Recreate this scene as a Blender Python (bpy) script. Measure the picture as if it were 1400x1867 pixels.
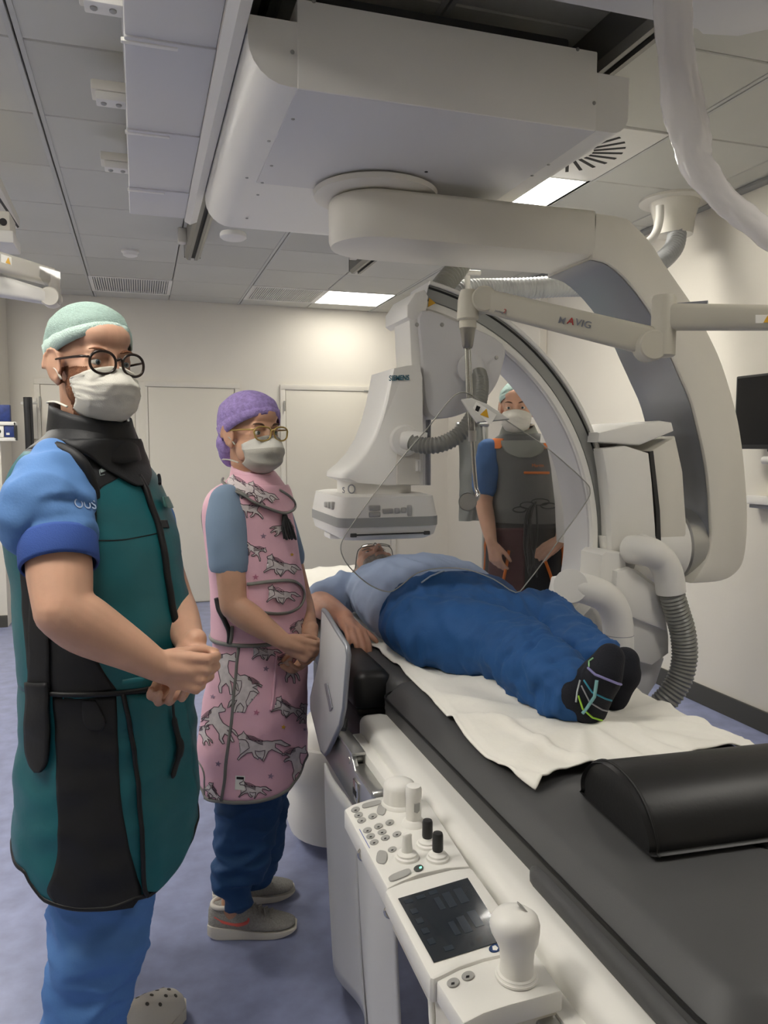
import bpy, bmesh, math, random
import numpy as np
from mathutils import Vector, Matrix, noise
for o in list(bpy.data.objects): bpy.data.objects.remove(o)
SC = bpy.context.scene
COL = SC.collection
random.seed(7)
R = math.radians
# ------------------------------------------------------------------ camera
F, CX, CY, CAMZ = 1400.0, 700.0, 933.5, 1.5          # focal length in pixels of a 1400x1867 frame
PITCH = math.atan((933.5-815)/F)
YAW = math.atan(((700-255)/F)*math.cos(PITCH))
cf = Vector((math.sin(YAW)*math.cos(PITCH), math.cos(YAW)*math.cos(PITCH), -math.sin(PITCH)))
cr = Vector((math.cos(YAW), -math.sin(YAW), 0)); cu = cr.cross(cf)
CP = Vector((0, 0, CAMZ))
cam = bpy.data.cameras.new('camera'); camo = bpy.data.objects.new('camera', cam); COL.objects.link(camo)
cam.sensor_fit = 'VERTICAL'; cam.sensor_height = 36; cam.lens = 36*F/1867; cam.clip_start = .02
camo.matrix_world = Matrix(((cr.x, cu.x, -cf.x, 0), (cr.y, cu.y, -cf.y, 0), (cr.z, cu.z, -cf.z, CAMZ), (0, 0, 0, 1)))
SC.camera = camo
# ------------------------------------------------------------------ world, exposure
w = bpy.data.worlds.new('world'); SC.world = w; w.use_nodes = True
w.node_tree.nodes['Background'].inputs[0].default_value = (.8, .82, .85, 1)
w.node_tree.nodes['Background'].inputs[1].default_value = .3
vs = SC.view_settings
vs.view_transform = 'Standard'; vs.look = 'None'; vs.gamma = 1; vs.use_curve_mapping = False
vs.exposure = EXPO = 1.58
PANEL_POWER = 10.0       # emission strength of the ceiling panels

def at(px, py, x=None, y=None, z=None, d=None):
    """point of the room seen at a pixel of the photograph, on the plane x=, y=, z= or at depth d"""
    v = cf + cr*((px-CX)/F) - cu*((py-CY)/F)
    t = x/v.x if x is not None else y/v.y if y is not None else (z-CAMZ)/v.z if z is not None else d
    return CP + v*t
def proj(p):
    q = Vector(p)-CP; d = q.dot(cf)
    return (CX+F*q.dot(cr)/d, CY-F*q.dot(cu)/d, d)
# ------------------------------------------------------------------ materials
def lin(c):
    if isinstance(c, str): c = tuple(int(c[i:i+2], 16)/255 for i in (0, 2, 4))
    return tuple(((v+.055)/1.055)**2.4 if v > .04045 else v/12.92 for v in c)
MATS = {}
def mat(name, col, rough=.5, metal=0, var=0, scale=8, bump=0, bscale=60, spec=.5, trans=0, ior=1.45, emit=0, coat=0, sheen=0, alpha=1, stretch=None, detail=4, sss=0):
    if name in MATS: return MATS[name]
    m = bpy.data.materials.new(name); m.use_nodes = True; MATS[name] = m
    nt = m.node_tree; N = nt.nodes; L = nt.links; b = N['Principled BSDF']
    c = lin(col); b.inputs['Base Color'].default_value = (*c, 1)
    b.inputs['Roughness'].default_value = rough; b.inputs['Metallic'].default_value = metal
    b.inputs['Specular IOR Level'].default_value = spec; b.inputs['IOR'].default_value = ior
    b.inputs['Transmission Weight'].default_value = trans; b.inputs['Coat Weight'].default_value = coat
    b.inputs['Sheen Weight'].default_value = sheen; b.inputs['Alpha'].default_value = alpha
    if sss:
        b.inputs['Subsurface Weight'].default_value = sss; b.inputs['Subsurface Radius'].default_value = (.012, .005, .003); b.inputs['Subsurface Scale'].default_value = 1
    if emit:
        b.inputs['Emission Color'].default_value = (*c, 1); b.inputs['Emission Strength'].default_value = emit
    tc = N.new('ShaderNodeTexCoord'); src = tc.outputs['Object']
    if stretch:
        mp = N.new('ShaderNodeMapping'); mp.inputs['Scale'].default_value = stretch; L.new(src, mp.inputs[0]); src = mp.outputs[0]
    if var:
        n = N.new('ShaderNodeTexNoise'); n.inputs['Scale'].default_value = scale; n.inputs['Detail'].default_value = detail; L.new(src, n.inputs['Vector'])
        r = N.new('ShaderNodeValToRGB'); r.color_ramp.elements[0].position = .3; r.color_ramp.elements[1].position = .7
        r.color_ramp.elements[0].color = (*[max(0, v*(1-var)) for v in c], 1); r.color_ramp.elements[1].color = (*[min(1, v*(1+var)) for v in c], 1)
        L.new(n.outputs['Fac'], r.inputs[0]); L.new(r.outputs[0], b.inputs['Base Color'])
    if bump:
        n2 = N.new('ShaderNodeTexNoise'); n2.inputs['Scale'].default_value = bscale; n2.inputs['Detail'].default_value = 3; L.new(src, n2.inputs['Vector'])
        bp = N.new('ShaderNodeBump'); bp.inputs['Strength'].default_value = bump; bp.inputs['Distance'].default_value = .01; L.new(n2.outputs['Fac'], bp.inputs['Height']); L.new(bp.outputs[0], b.inputs['Normal'])
    return m
# ------------------------------------------------------------------ mesh helpers
def V(*a): return Vector(a[0] if len(a) == 1 else a)
class MB:
    def __init__(s): s.v = []; s.f = []; s.mi = []
    def add(s, vs, fs, mi=0):
        k = len(s.v); s.v += [tuple(p) for p in vs]; s.f += [tuple(i+k for i in f) for f in fs]; s.mi += [mi]*len(fs); return s
    def bm(s, b, mi=0):
        b.verts.ensure_lookup_table(); b.verts.index_update()
        s.add([v.co[:] for v in b.verts], [[v.index for v in f.verts] for f in b.faces], mi); b.free(); return s
    def box(s, lo, hi, bev=0, seg=2, mat=None, mi=0):
        b = bmesh.new(); bmesh.ops.create_cube(b, size=1)
        lo, hi = Vector(lo), Vector(hi)
        for v in b.verts: v.co = Vector([(lo[i]+hi[i])/2+v.co[i]*(hi[i]-lo[i]) for i in range(3)])
        if bev: bmesh.ops.bevel(b, geom=list(b.edges)+list(b.verts), offset=bev, segments=seg, affect='EDGES', profile=.5)
        if mat is not None: bmesh.ops.transform(b, matrix=mat, verts=b.verts)
        return s.bm(b, mi)
    def loft(s, rings, closed=True, cap=True, mi=0):
        n = len(rings[0]); vs = [p for r in rings for p in r]; fs = []
        for i in range(len(rings)-1):
            for j in range(n if closed else n-1):
                k = (j+1) % n; fs.append((i*n+j, i*n+k, (i+1)*n+k, (i+1)*n+j))
        if cap and closed:
            fs.append(tuple(range(n-1, -1, -1))); fs.append(tuple((len(rings)-1)*n+j for j in range(n)))
        return s.add(vs, fs, mi)
    def tube(s, path, r, n=12, cap=True, mi=0, sq=1.0):
        path = [Vector(p) for p in path]; rs = r if isinstance(r, (list, tuple)) else [r]*len(path)
        t0 = (path[1]-path[0]).normalized(); a = t0.orthogonal().normalized(); rings = []
        for i, p in enumerate(path):
            t = (path[min(i+1, len(path)-1)]-path[max(i-1, 0)]).normalized()
            a = (a-t*a.dot(t)).normalized(); b = t.cross(a)
            rings.append([p+(a*math.cos(q)+b*math.sin(q)*sq)*rs[i] for q in (2*math.pi*k/n for k in range(n))])
        return s.loft(rings, True, cap, mi)
    def lathe(s, prof, c=(0, 0, 0), axis=(0, 0, 1), n=32, mi=0):
        ax = Vector(axis).normalized(); a = ax.orthogonal().normalized(); b = ax.cross(a); c = Vector(c)
        return s.loft([[c+ax*z+(a*math.cos(q)+b*math.sin(q))*max(r, 1e-4) for q in (2*math.pi*k/n for k in range(n))] for r, z in prof], True, True, mi)
    def prism(s, poly, vec, bev=0, seg=2, mi=0):
        """closed outline of 3-D points pushed along vec"""
        b = bmesh.new(); vec = Vector(vec)
        vv = [b.verts.new(Vector(p)) for p in poly]; f = b.faces.new(vv)
        ex = bmesh.ops.extrude_face_region(b, geom=[f]); bmesh.ops.translate(b, vec=vec, verts=[e for e in ex['geom'] if isinstance(e, bmesh.types.BMVert)])
        bmesh.ops.recalc_face_normals(b, faces=b.faces)
        if bev:
            caps = [f2 for f2 in b.faces if len(f2.verts) == len(poly) and abs(f2.normal.dot(vec.normalized())) > .9]
            ed = set(e for f2 in caps for e in f2.edges)
            bmesh.ops.bevel(b, geom=list(ed), offset=bev, segments=seg, affect='EDGES', profile=.5)
        return s.bm(b, mi)
    def sphere(s, c, r, n=16, mi=0, mat=None):
        b = bmesh.new(); bmesh.ops.create_uvsphere(b, u_segments=n, v_segments=max(6, n*2//3), radius=1)
        r = r if hasattr(r, '__len__') else (r, r, r)
        bmesh.ops.scale(b, vec=r, verts=b.verts)
        if mat is not None: bmesh.ops.transform(b, matrix=mat, verts=b.verts)
        bmesh.ops.translate(b, vec=c, verts=b.verts)
        return s.bm(b, mi)
    def mesh(s, name, smooth=40):
        me = bpy.data.meshes.new(name); me.from_pydata(s.v, [], s.f); 
        me.polygons.foreach_set('material_index', s.mi)
        b = bmesh.new(); b.from_mesh(me); bmesh.ops.recalc_face_normals(b, faces=b.faces); b.to_mesh(me); b.free()
        shade(me, smooth); return me
    def build(s, name, m, parent=None, smooth=40, **kw):
        return obj(name, s.mesh(name, smooth), m, parent, **kw)
def shade(me, smooth):
    if smooth:
        me.polygons.foreach_set('use_smooth', [True]*len(me.polygons))
        if smooth < 180: me.set_sharp_from_angle(angle=R(smooth))
    me.update()
def obj(name, me, m=None, parent=None, label=None, cat=None, group=None, kind=None):
    o = bpy.data.objects.new(name, me); COL.objects.link(o)
    for k in (m if isinstance(m, (list, tuple)) else [m] if m else []): me.materials.append(k)
    if parent is not None:
        o.parent = parent; o.matrix_parent_inverse = PW.get(parent.name, Matrix.Identity(4)).inverted()
    tag(o, label, cat, group, kind); return o
PW = {}          # world matrices of the things' empties
def tag(o, label=None, cat=None, group=None, kind=None):
    for k, v in (('label', label), ('category', cat), ('group', group), ('kind', kind)):
        if v: o[k] = v
    return o
def thing(name, label, cat, loc=(0, 0, 0), rz=0, group=None):
    o = bpy.data.objects.new(name, None); COL.objects.link(o); o.empty_display_size = .1
    o.location = loc; o.rotation_euler = (0, 0, rz)
    PW[o.name] = Matrix.Translation(loc) @ Matrix.Rotation(rz, 4, 'Z')
    return tag(o, label, cat, group)
def struct(name, mb, m, parent=None, smooth=0, **kw):
    return mb.build(name, m, parent, smooth, kind=None if parent else 'structure', **kw)
def copy_tree(o, loc=None, parent=None, **kw):
    c = o.copy(); COL.objects.link(c)
    if parent is not None: c.parent = parent
    if loc is not None: c.location = loc
    tag(c, **kw)
    for ch in [q for q in bpy.data.objects if q.parent == o]: copy_tree(ch, None, c)
    return c
def spline(pts, n=8, closed=False):
    """Catmull-Rom through the points (any dimension)"""
    P = [np.array(p, float) for p in pts]; out = []; m = len(P)
    for i in range(m if closed else m-1):
        p0 = P[(i-1) % m] if closed or i > 0 else 2*P[0]-P[1]
        p1 = P[i]; p2 = P[(i+1) % m]
        p3 = P[(i+2) % m] if closed or i+2 < m else 2*P[-1]-P[-2]
        for k in range(n):
            t = k/n
            out.append(.5*((2*p1)+(-p0+p2)*t+(2*p0-5*p1+4*p2-p3)*t*t+(-p0+3*p1-3*p2+p3)*t**3))
    if not closed: out.append(P[-1])
    return out
def vs3(pts, n=8, closed=False): return [Vector(p) for p in spline(pts, n, closed)]
def resample(path, step):
    path = [Vector(p) for p in path]; out = [path[0]]; acc = 0
    for a, b in zip(path, path[1:]):
        L = (b-a).length; t = step-acc
        while t < L: out.append(a+(b-a)*(t/L)); t += step
        acc = (acc+L) % step
    return out
def hose(path, r, pitch=.018, depth=.006, n=20):
    p = resample(path, pitch/4); rs = [r-depth*(.5-.5*math.cos(2*math.pi*i/4)) for i in range(len(p))]
    return MB().tube(p, rs, n)
def text(body, size, org, xd, yd, m, parent, name='lettering', ext=.0006, align='LEFT', shear=0, label=None, bold=0, sx=1):
    cu_ = bpy.data.curves.new(name, 'FONT'); cu_.body = body; cu_.size = size; cu_.extrude = ext; cu_.align_x = align; cu_.shear = shear; cu_.offset = bold
    t = bpy.data.objects.new('tmp', cu_); COL.objects.link(t)
    dg = bpy.context.evaluated_depsgraph_get(); dg.update()
    me = bpy.data.meshes.new_from_object(t.evaluated_get(dg)); bpy.data.objects.remove(t)
    xd = Vector(xd).normalized(); yd = Vector(yd); yd = (yd-xd*yd.dot(xd)).normalized(); zd = xd.cross(yd)
    M4 = Matrix(((xd.x*sx, yd.x, zd.x, org[0]), (xd.y*sx, yd.y, zd.y, org[1]), (xd.z*sx, yd.z, zd.z, org[2]), (0, 0, 0, 1)))
    me.transform(M4); me.materials.clear()
    return obj(name, me, m, parent, label=label)
def rrect(x0, x1, y0, y1, r, n=4):
    out = []
    for cx, cy, a in ((x1-r, y0+r, -90), (x1-r, y1-r, 0), (x0+r, y1-r, 90), (x0+r, y0+r, 180)):
        out += [(cx+r*math.cos(R(a+90*k/n)), cy+r*math.sin(R(a+90*k/n))) for k in range(n+1)]
    return out
# ------------------------------------------------------------------ common materials
WALL = mat('painted_wall', 'E4DFD3', .75, bump=.03, bscale=120, var=.015, scale=3)
EQW = mat('equipment_white', 'E9E7E1', .38, bump=.015, bscale=400)
EQL = mat('equipment_lilac_grey', 'D3D2D2', .42, bump=.01, bscale=300)
EQG = mat('equipment_warm_white', 'DDD9CE', .4)
GREYM = mat('grey_metallic_paint', '8E9097', .36, .35)
SILVER = mat('brushed_aluminium', 'B9B9B6', .3, .9)
STEEL = mat('polished_steel', 'C8C6C0', .18, 1)
DARKM = mat('dark_metal', '3A3A3A', .45, .4)
BLACK = mat('black_rubber', '101010', .55)
SHADOWGAP = mat('black_gap', '1C1C1B', .6)
GREYHOSE = mat('grey_plastic_hose', '85857F', .35)
SCREW = mat('screw_head', 'A5A49F', .35, .6)
LABELW = mat('label_white', 'E8E6DF', .5)
YELLOW = mat('warning_yellow', 'D9A62B', .5)
INK = mat('print_black', '1A1A1A', .6)
GREYBTN = mat('button_grey', 'A9A8A4', .45)
# ================================================================== ROOM
XR, YB, ZC = 3.1, 7.55, 2.86
FLOORM = mat('blue_linoleum', '8E95B6', .34, var=.16, scale=11, detail=8, bump=.02, bscale=200)
struct('floor', MB().box((-3.2, -2.2, -.05), (XR+.1, YB+.1, 0)), FLOORM)
struct('wall_back', MB().box((-3.2, YB, 0), (XR+.1, YB+.1, ZC+.1)), WALL)
struct('wall_right', MB().box((XR, -2.2, 0), (XR+.1, YB, ZC+.1)), WALL)
struct('wall_left', MB().box((-3.2, -2.2, 0), (-3.1, YB, ZC+.1)), WALL)
struct('wall_front', MB().box((-3.1, -2.2, 0), (XR, -2.1, ZC+.1)), WALL)
struct('wall_stub', MB().box((-3.1, 6.98, 0), (-1.09, YB, ZC)), WALL)
BASEM = mat('dark_baseboard', '4B4A45', .5)
struct('baseboard_back', MB().box((-1.09, YB-.012, 0), (.0, YB, .1)).box((-.05, YB-.012, 0), (.02, YB, .1)), BASEM)
struct('baseboard_right', MB().box((XR-.012, -2.1, 0), (XR, YB, .115), .003), BASEM)
struct('baseboard_left', MB().box((-3.1, 6.965, 0), (-1.09, 6.98, .1), .003), BASEM)
# ceiling: slab with loose panels below, one object per panel
GX, GY, X0, Y0 = .65, .62, -.36, 2.93
SLAB = mat('ceiling_void', '8A8B88', .8)
TILE = mat('ceiling_panel', 'CDCCC3', .7, bump=.05, bscale=900, var=.02, scale=2)
PERF = mat('perforated_panel', 'C8C7BE', .7, bump=.25, bscale=500)
ceil = struct('ceiling', MB().box((-3.2, -2.2, ZC+.03), (XR+.1, YB+.1, ZC+.12)), SLAB)
def tile_mesh(w, h, t=.022): return MB().box((-w/2, -h/2, 0), (w/2, h/2, t), .004, 1).mesh('ceiling_panel', 30)
tm = tile_mesh(GX-.007, GY-.007); tm.materials.append(TILE)
tp = tile_mesh(GX-.007, GY-.007); tp.materials.append(PERF)
LIGHTS = [(3, 1), (3, 6), (3, -4), (-2, -3), (-2, 1), (-2, 4), (0, -3)]          # lamp cells: a seen pair, then unseen panels added to soften the light
DIFF = [(3, 0)]; VENT = [(0, 6), (2, 6)]
for i in range(-4, 6):
    for j in range(-8, 8):
        x0 = X0+i*GX; y0 = Y0+j*GY
        x1 = min(x0+GX, XR); y1 = min(y0+GY, YB)
        if x0 < -3.1 or y0 < -2.1 or (i, j) in LIGHTS+DIFF+VENT or x1-x0 < .1: continue
        full = x1-x0 > GX-.01 and y1-y0 > GY-.01
        me = (tp if (i+j) % 5 == 0 else tm) if full else tile_mesh(x1-x0-.007, y1-y0-.007)
        if not full: me.materials.append(TILE)
        o = bpy.data.objects.new('ceiling_panel', me); COL.objects.link(o); o.parent = ceil; o.location = ((x0+x1)/2, (y0+y1)/2, ZC)
TRIMW = mat('ceiling_profile', 'C4C4BF', .5)
for k, xx in enumerate((X0, X0+2*GX, X0+4*GX)):
    struct('trim_%d' % (k+1), MB().box((xx-.022, -2.1, ZC-.004), (xx-.004, YB, ZC+.004), .001).box((xx+.004, -2.1, ZC-.004), (xx+.022, YB, ZC+.004), .001), TRIMW)
struct('trim_4', MB().box((XR-.06, -2.1, ZC-.02), (XR, YB, ZC-.001), .003), mat('edge_profile', '9B9C99', .5))
struct('trim_5', MB().box((XR-.07, 5.5, 0), (XR-.001, 5.78, ZC-.022), .006), WALL)
EMIT = mat('lamp_diffuser', 'FFFAF0', .5, emit=PANEL_POWER); EMIT2 = mat('lamp_diffuser_dim', 'FFFAF0', .5, emit=PANEL_POWER*.36)
LW = ['square ceiling light panel shining beside the radial air outlet', 'square ceiling light panel shining close to the back wall']
for k, (i, j) in enumerate(LIGHTS):
    x0 = X0+i*GX; y0 = Y0+j*GY
    lab = LW[k] if k < 2 else 'square ceiling light panel in the %s part of the room' % ('right front', 'left front', 'left middle', 'left rear', 'middle front')[k-2]
    t = thing('ceiling_light', lab, 'light', (x0+GX/2, y0+GY/2, ZC), group='ceiling light panels')
    MB().box((x0+.02, y0+.02, ZC-.001), (x0+GX-.02, y0+GY-.02, ZC+.02)).build('diffuser', EMIT2 if k == 1 else EMIT, t, 0)
    f = MB()
    for a in ((x0, y0, x0+GX, y0+.02), (x0, y0+GY-.02, x0+GX, y0+GY), (x0, y0+.02, x0+.02, y0+GY-.02), (x0+GX-.02, y0+.02, x0+GX, y0+GY-.02)):
        f.box((a[0], a[1], ZC-.004), (a[2], a[3], ZC+.02))
    f.build('frame', LABELW, t, 0)
# radial air outlet
x0 = X0+3*GX; y0 = Y0; cx, cy = x0+GX/2, y0+GY/2
t = thing('air_outlet', 'square white ceiling air outlet with radial black slots', 'vent', (cx, cy, ZC))
MB().box((x0+.004, y0+.004, ZC-.006), (x0+GX-.004, y0+GY-.004, ZC+.02), .003).build('plate', LABELW, t)
for k in range(24):
    a = 2*math.pi*k/24; m4 = Matrix.Translation((cx, cy, 0)) @ Matrix.Rotation(a, 4, 'Z')
    MB().box((.115, -.008, ZC-.0085), (.255, .008, ZC-.006), mat=m4).build('slot', SHADOWGAP, t, 0)
# perforated vents
for k, (i, j) in enumerate(VENT):
    x0 = X0+i*GX; y0 = Y0+j*GY
    t = thing('ceiling_vent', ('white slatted ceiling vent at the far left by the back wall', 'white slatted ceiling vent next to the far light panel')[k], 'vent', (x0+GX/2, y0+GY/2, ZC), group='slatted ceiling vents')
    f = MB()
    for a in ((x0, y0, x0+GX, y0+.03), (x0, y0+GY-.03, x0+GX, y0+GY), (x0, y0+.03, x0+.03, y0+GY-.03), (x0+GX-.03, y0+.03, x0+GX, y0+GY-.03)):
        f.box((a[0], a[1], ZC-.006), (a[2], a[3], ZC+.02))
    f.build('frame', LABELW, t, 0)
    MB().box((x0+.03, y0+.03, ZC+.012), (x0+GX-.03, y0+GY-.03, ZC+.02)).build('backing', GREYM, t, 0)
    for q in range(32):
        xx = x0+.035+q*(GX-.07)/31.5
        MB().box((xx, y0+.03, ZC-.003), (xx+.009, y0+GY-.03, ZC+.01)).build('slat', LABELW, t, 0)
# smoke detector
MB().lathe([(.06, 0), (.06, -.012), (.05, -.02), (.048, -.034), (.03, -.042), (.0, -.043)], (-.03, 5.75, ZC)).build('smoke_detector', EQW, None, 50, label='small round white smoke detector on the ceiling at left', cat='detector')
# doors in the back wall
DOORM = mat('door_cream', 'E2DDCF', .55, bump=.01, bscale=80)
def door(n, x0, x1, ztop, hinge):
    z1 = ztop
    d = MB().box((x0+.004, YB-.02, .01), (x1-.004, YB-.001, z1-.004), .002).build('door_%d' % n, DOORM, None, 30, kind='structure')
    f = MB()
    for a in ((x0-.05, 0, x0, z1-.001), (x1, 0, x1+.05, z1-.001), (x0-.05, z1, x1+.05, z1+.05)):
        f.box((a[0], YB-.028, a[1]), (a[2], YB-.001, a[3]), .003)
    f.build('door_frame', WALL, d, 30)
    for hz in (.25, 1.0, 1.85):
        MB().tube([(hinge, YB-.04, hz), (hinge, YB-.04, hz+.1)], .008).build('hinge', SILVER, d)
    return d
xa = lambda px: at(px, 760, y=YB).x
d1 = door(1, xa(75), xa(247), 2.06, xa(75)); 
MB().box((xa(253), YB-.03, 0), (xa(266), YB-.002, 2.1), .004).build('door_strip', DOORM, d1, 30)
door(2, xa(270), xa(428), 2.06, xa(250)); d3 = door(3, xa(520), xa(712), 2.06, xa(518))
MB().box((xa(662), YB-.03, 2.055), (xa(676), YB-.02, 2.07)).build('latch_plate', SILVER, d3, 0)
# ================================================================== CEILING EQUIPMENT
def scr(mb, p, ax, r=.006, h=.003): mb.lathe([(r, 0), (r*.9, h*.7), (r*.5, h), (0, h)], p, ax, 10)
# lilac cover channel at the left
ca = thing('ceiling_channel', 'long pale lilac ceiling channel with overlapping cover plates and white edge', 'channel', (.12, 2.6, ZC))
ys = [.9, 2.3, 2.93, 3.55, 3.9]
for k in range(4):
    dz = .006*(3-k)
    MB().box((-.012-.002*k, ys[k], 2.60+dz), (.235, ys[k+1]+.035, 2.80), .006).build('cover_plate', EQL, ca, 30)
    if k < 3:
        yy = ys[k+1]+.03
        MB().box((-.022, yy-.014, 2.590+dz), (.13, yy+.004, 2.602+dz), .003).build('plate_lip', EQW, ca, 30)
MB().box((-.02, .9, 2.80), (.30, 3.9, ZC-.005), .004).build('channel_body', EQL, ca, 30)
MB().prism([(.235, .9, 2.60), (.262, .9, 2.585), (.295, .9, 2.60), (.295, .9, 2.80), (.235, .9, 2.80)], (0, 3.08, 0), .003).build('edge_profile', EQW, ca, 30)
for yy in (at(190, 15, z=2.71).y, at(198, 187, z=2.71).y, at(205, 308, z=2.71).y):
    b = MB().box((-.13, yy-.05, 2.73), (-.012, yy+.05, 2.765), .005).build('bracket', EQG, ca, 30)
    MB().box((-.115, yy-.045, 2.70), (-.012, yy+.02, 2.73), .004).build('bracket_foot', EQW, b, 30)
    for xx in (-.09, -.04): MB().lathe([(.010, 0), (.010, -.004), (.006, -.007), (0, -.007)], (xx, yy-.015, 2.70), (0, 0, 1), 10).build('bolt', SCREW, b)
# two carriage rails
for k, (xr, ye, lab) in enumerate(((.36, 5.3, 'dark aluminium ceiling rail left of the gantry carriage'), (1.49, 5.36, 'dark aluminium ceiling rail right of the gantry carriage'))):
    t = thing('ceiling_rail', lab, 'rail', (xr, ye, ZC), group='gantry rails')
    MB().prism([(xr-.05, .3, ZC-.002), (xr-.05, .3, 2.74), (xr-.03, .3, 2.72), (xr-.012, .3, 2.72), (xr-.012, .3, 2.75), (xr+.012, .3, 2.75), (xr+.012, .3, 2.72), (xr+.03, .3, 2.72), (xr+.05, .3, 2.74), (xr+.05, .3, ZC-.002)], (0, ye-.3, 0)).build('profile', mat('rail_aluminium', '8A8984', .4, .7), t, 30)
    MB().box((xr-.011, .3, 2.735), (xr+.011, ye-.01, 2.75)).build('running_groove', SHADOWGAP, t, 0)
    MB().box((xr-.052, ye-.004, 2.735), (xr+.052, ye+.004, ZC-.004), .002).build('end_cap', DARKM, t, 30)
    MB().box((xr-.10, ye-.25, 2.77), (xr-.05, ye-.18, ZC-.002), .004).build('bracket', EQG, t, 30)
# plate of a further ceiling unit close to the camera
pz = 2.66
pa = [at(860, 0, z=pz), at(1205, 42, z=pz), at(1260, 30, z=pz), at(1280, 64, z=pz), at(1345, 68, z=pz), at(1400, 32, z=pz)]
poly = [(.75, pa[1].y, pz), (pa[1].x+.12, pa[1].y, pz), (pa[3].x, pa[3].y-.0, pz), (pa[4].x, pa[4].y, pz), (pa[4].x+.25, pa[4].y-.25, pz), (pa[4].x+.25, .6, pz), (.75, .6, pz)]
mt = thing('ceiling_mount', 'pale lilac ceiling mount plate at the upper right near the white sleeve', 'mount', (1.5, 1.2, ZC))
MB().prism(poly, (0, 0, .08), .008).build('base_plate', EQL, mt, 30)
MB().box((.9, .7, pz+.07), (1.7, 1.3, ZC-.003), .01).build('housing', EQL, mt, 30)
# ================================================================== C-ARM
XI, YI, ZI = .84, 2.87, 1.10
cA = thing('angiography_c_arm', 'large white ceiling mounted X-ray C-arm with curved support over the patient table', 'x-ray machine', (.88, YI, ZC))
zb = 2.47; y1 = at(540, 160, z=zb).y; y2 = at(470, 425, z=zb).y
xl, xm, xn, xr = .30, .432, 1.36, 1.475
# carriage housing: rounded profile swept along y
def prof_lr(x0, x1, z0, z1, r, n=6):
    p = [(x0, z1)]
    p += [(x0+r-r*math.cos(R(90*k/n)), z0+r-r*math.sin(R(90*k/n))) for k in range(n+1)]
    p += [(x1-r*.5+r*.5*math.sin(R(90*k/n)), z0+r*.5-r*.5*math.cos(R(90*k/n))) for k in range(n+1)]
    return p+[(x1, z1)]
pf = prof_lr(xl, xr, zb, 2.64, .11)
rings = []
for yy, s in ((y1, 1), (y2-.1, 1), (y2-.06, .985), (y2-.03, .955), (y2-.01, .90), (y2, .82)):
    cxm = (xl+xr)/2
    rings.append([(cxm+(x-cxm)*(.9+.1*s), yy, 2.64-(2.64-z)*s) for x, z in pf])
MB().loft(rings).build('carriage_housing', EQW, cA, 45)
MB().box((xm, y1-.004, zb-.003), (xn, y1+.5, 2.70), .005).build('front_cover', EQW, cA, 30)
MB().box((xm, y1+.0, zb-.004), (xn+.002, YI+.05, zb+.02), .003).build('bottom_cover', EQL, cA, 30)
s = MB()
for p in ((452, 45), (552, 60), (765, 188)): pass
for px, py in ((533, 95), (1083, 188), (1053, 90), (572, 2)): scr(s, at(px, py, y=y1-.004), (0, -1, 0))
for px, py in ((534, 217), (490, 257), (495, 302), (450, 324), (478, 333), (470, 355), (450, 398), (1000, 300), (970, 320)): scr(s, at(px, py, z=zb-.004), (0, 0, -1))
s.build('screws', SCREW, cA, kind='stuff')
MB().lathe([(.0, 0), (.006, 0), (.006, -.002), (0, -.002)], at(777, 313, z=zb-.004), (0, 0, 1), 10).build('pin_hole', SHADOWGAP, cA)
MB().box((.5, 2.2, 2.62), (1.3, 3.4, 2.76), .01).build('carriage_frame', DARKM, cA, 30)
for xx in (.36, 1.49):
    MB().box((xx-.04, 2.4, 2.63), (xx+.04, 3.3, 2.717), .005).build('runner', DARKM, cA, 30)
MB().lathe([(.055, 0), (.06, -.008), (.06, -.022), (.05, -.03), (0, -.03)], at(425, 424, z=zb), (0, 0, 1), 24).build('indicator_dome', EQW, cA, 50)
# turntable + support arm
MB().lathe([(.215, 0), (.235, -.012), (.232, -.03), (.19, -.04), (.0, -.04)], (.875, YI, zb-.002), (0, 0, 1), 56).build('turntable', EQG, cA, 40)
zt, zl = 2.425, 2.245; hw = .178
def stadium(z, g=0):
    r = hw-g
    return [(1.72, YI-r, z)]+[(.875-r*math.sin(R(a)), YI-r*math.cos(R(a)), z) for a in range(0, 181, 10)]+[(1.72, YI+r, z)]
MB().loft([stadium(zt, .02), stadium(zt-.006, .006), stadium(zt-.02), stadium(zl+.03), stadium(zl+.008, .008), stadium(zl, .03)]).build('support_beam', EQG, cA, 45)
yn = YI-hw
outp = [(1080, 386), (1135, 395), (1152, 404), (1185, 438), (1211, 478), (1254, 540), (1271, 567), (1296, 615), (1318, 665), (1342, 745), (1354, 810), (1361, 880), (1364, 940), (1362, 990), (1354, 1030), (1334, 1052), (1308, 1061), (1262, 1064)]
inp = [(1290, 1020), (1297, 985), (1296, 940), (1293, 890), (1285, 830), (1263, 737), (1243, 688), (1222, 640), (1194, 578), (1151, 518), (1112, 482), (1080, 472)]
o3 = vs3([at(*p, y=yn) for p in outp], 3); i3 = vs3([at(*p, y=yn) for p in inp], 3)
b = MB().prism(o3+i3, (0, 2*hw, 0), .012, 2)
b.build('curved_support', EQG, cA, 40)
inner = i3[2:]
near = [p+Vector((-.003, .014, -.002)) for p in inner]; far = [p+Vector((-.003, 2*hw-.014, -.002)) for p in inner]
MB().loft([near, far, [p+Vector((.008, 0, 0)) for p in far], [p+Vector((.008, 0, 0)) for p in near]], closed=False, cap=False).build('inner_lining', GREYM, cA, 60)
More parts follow.
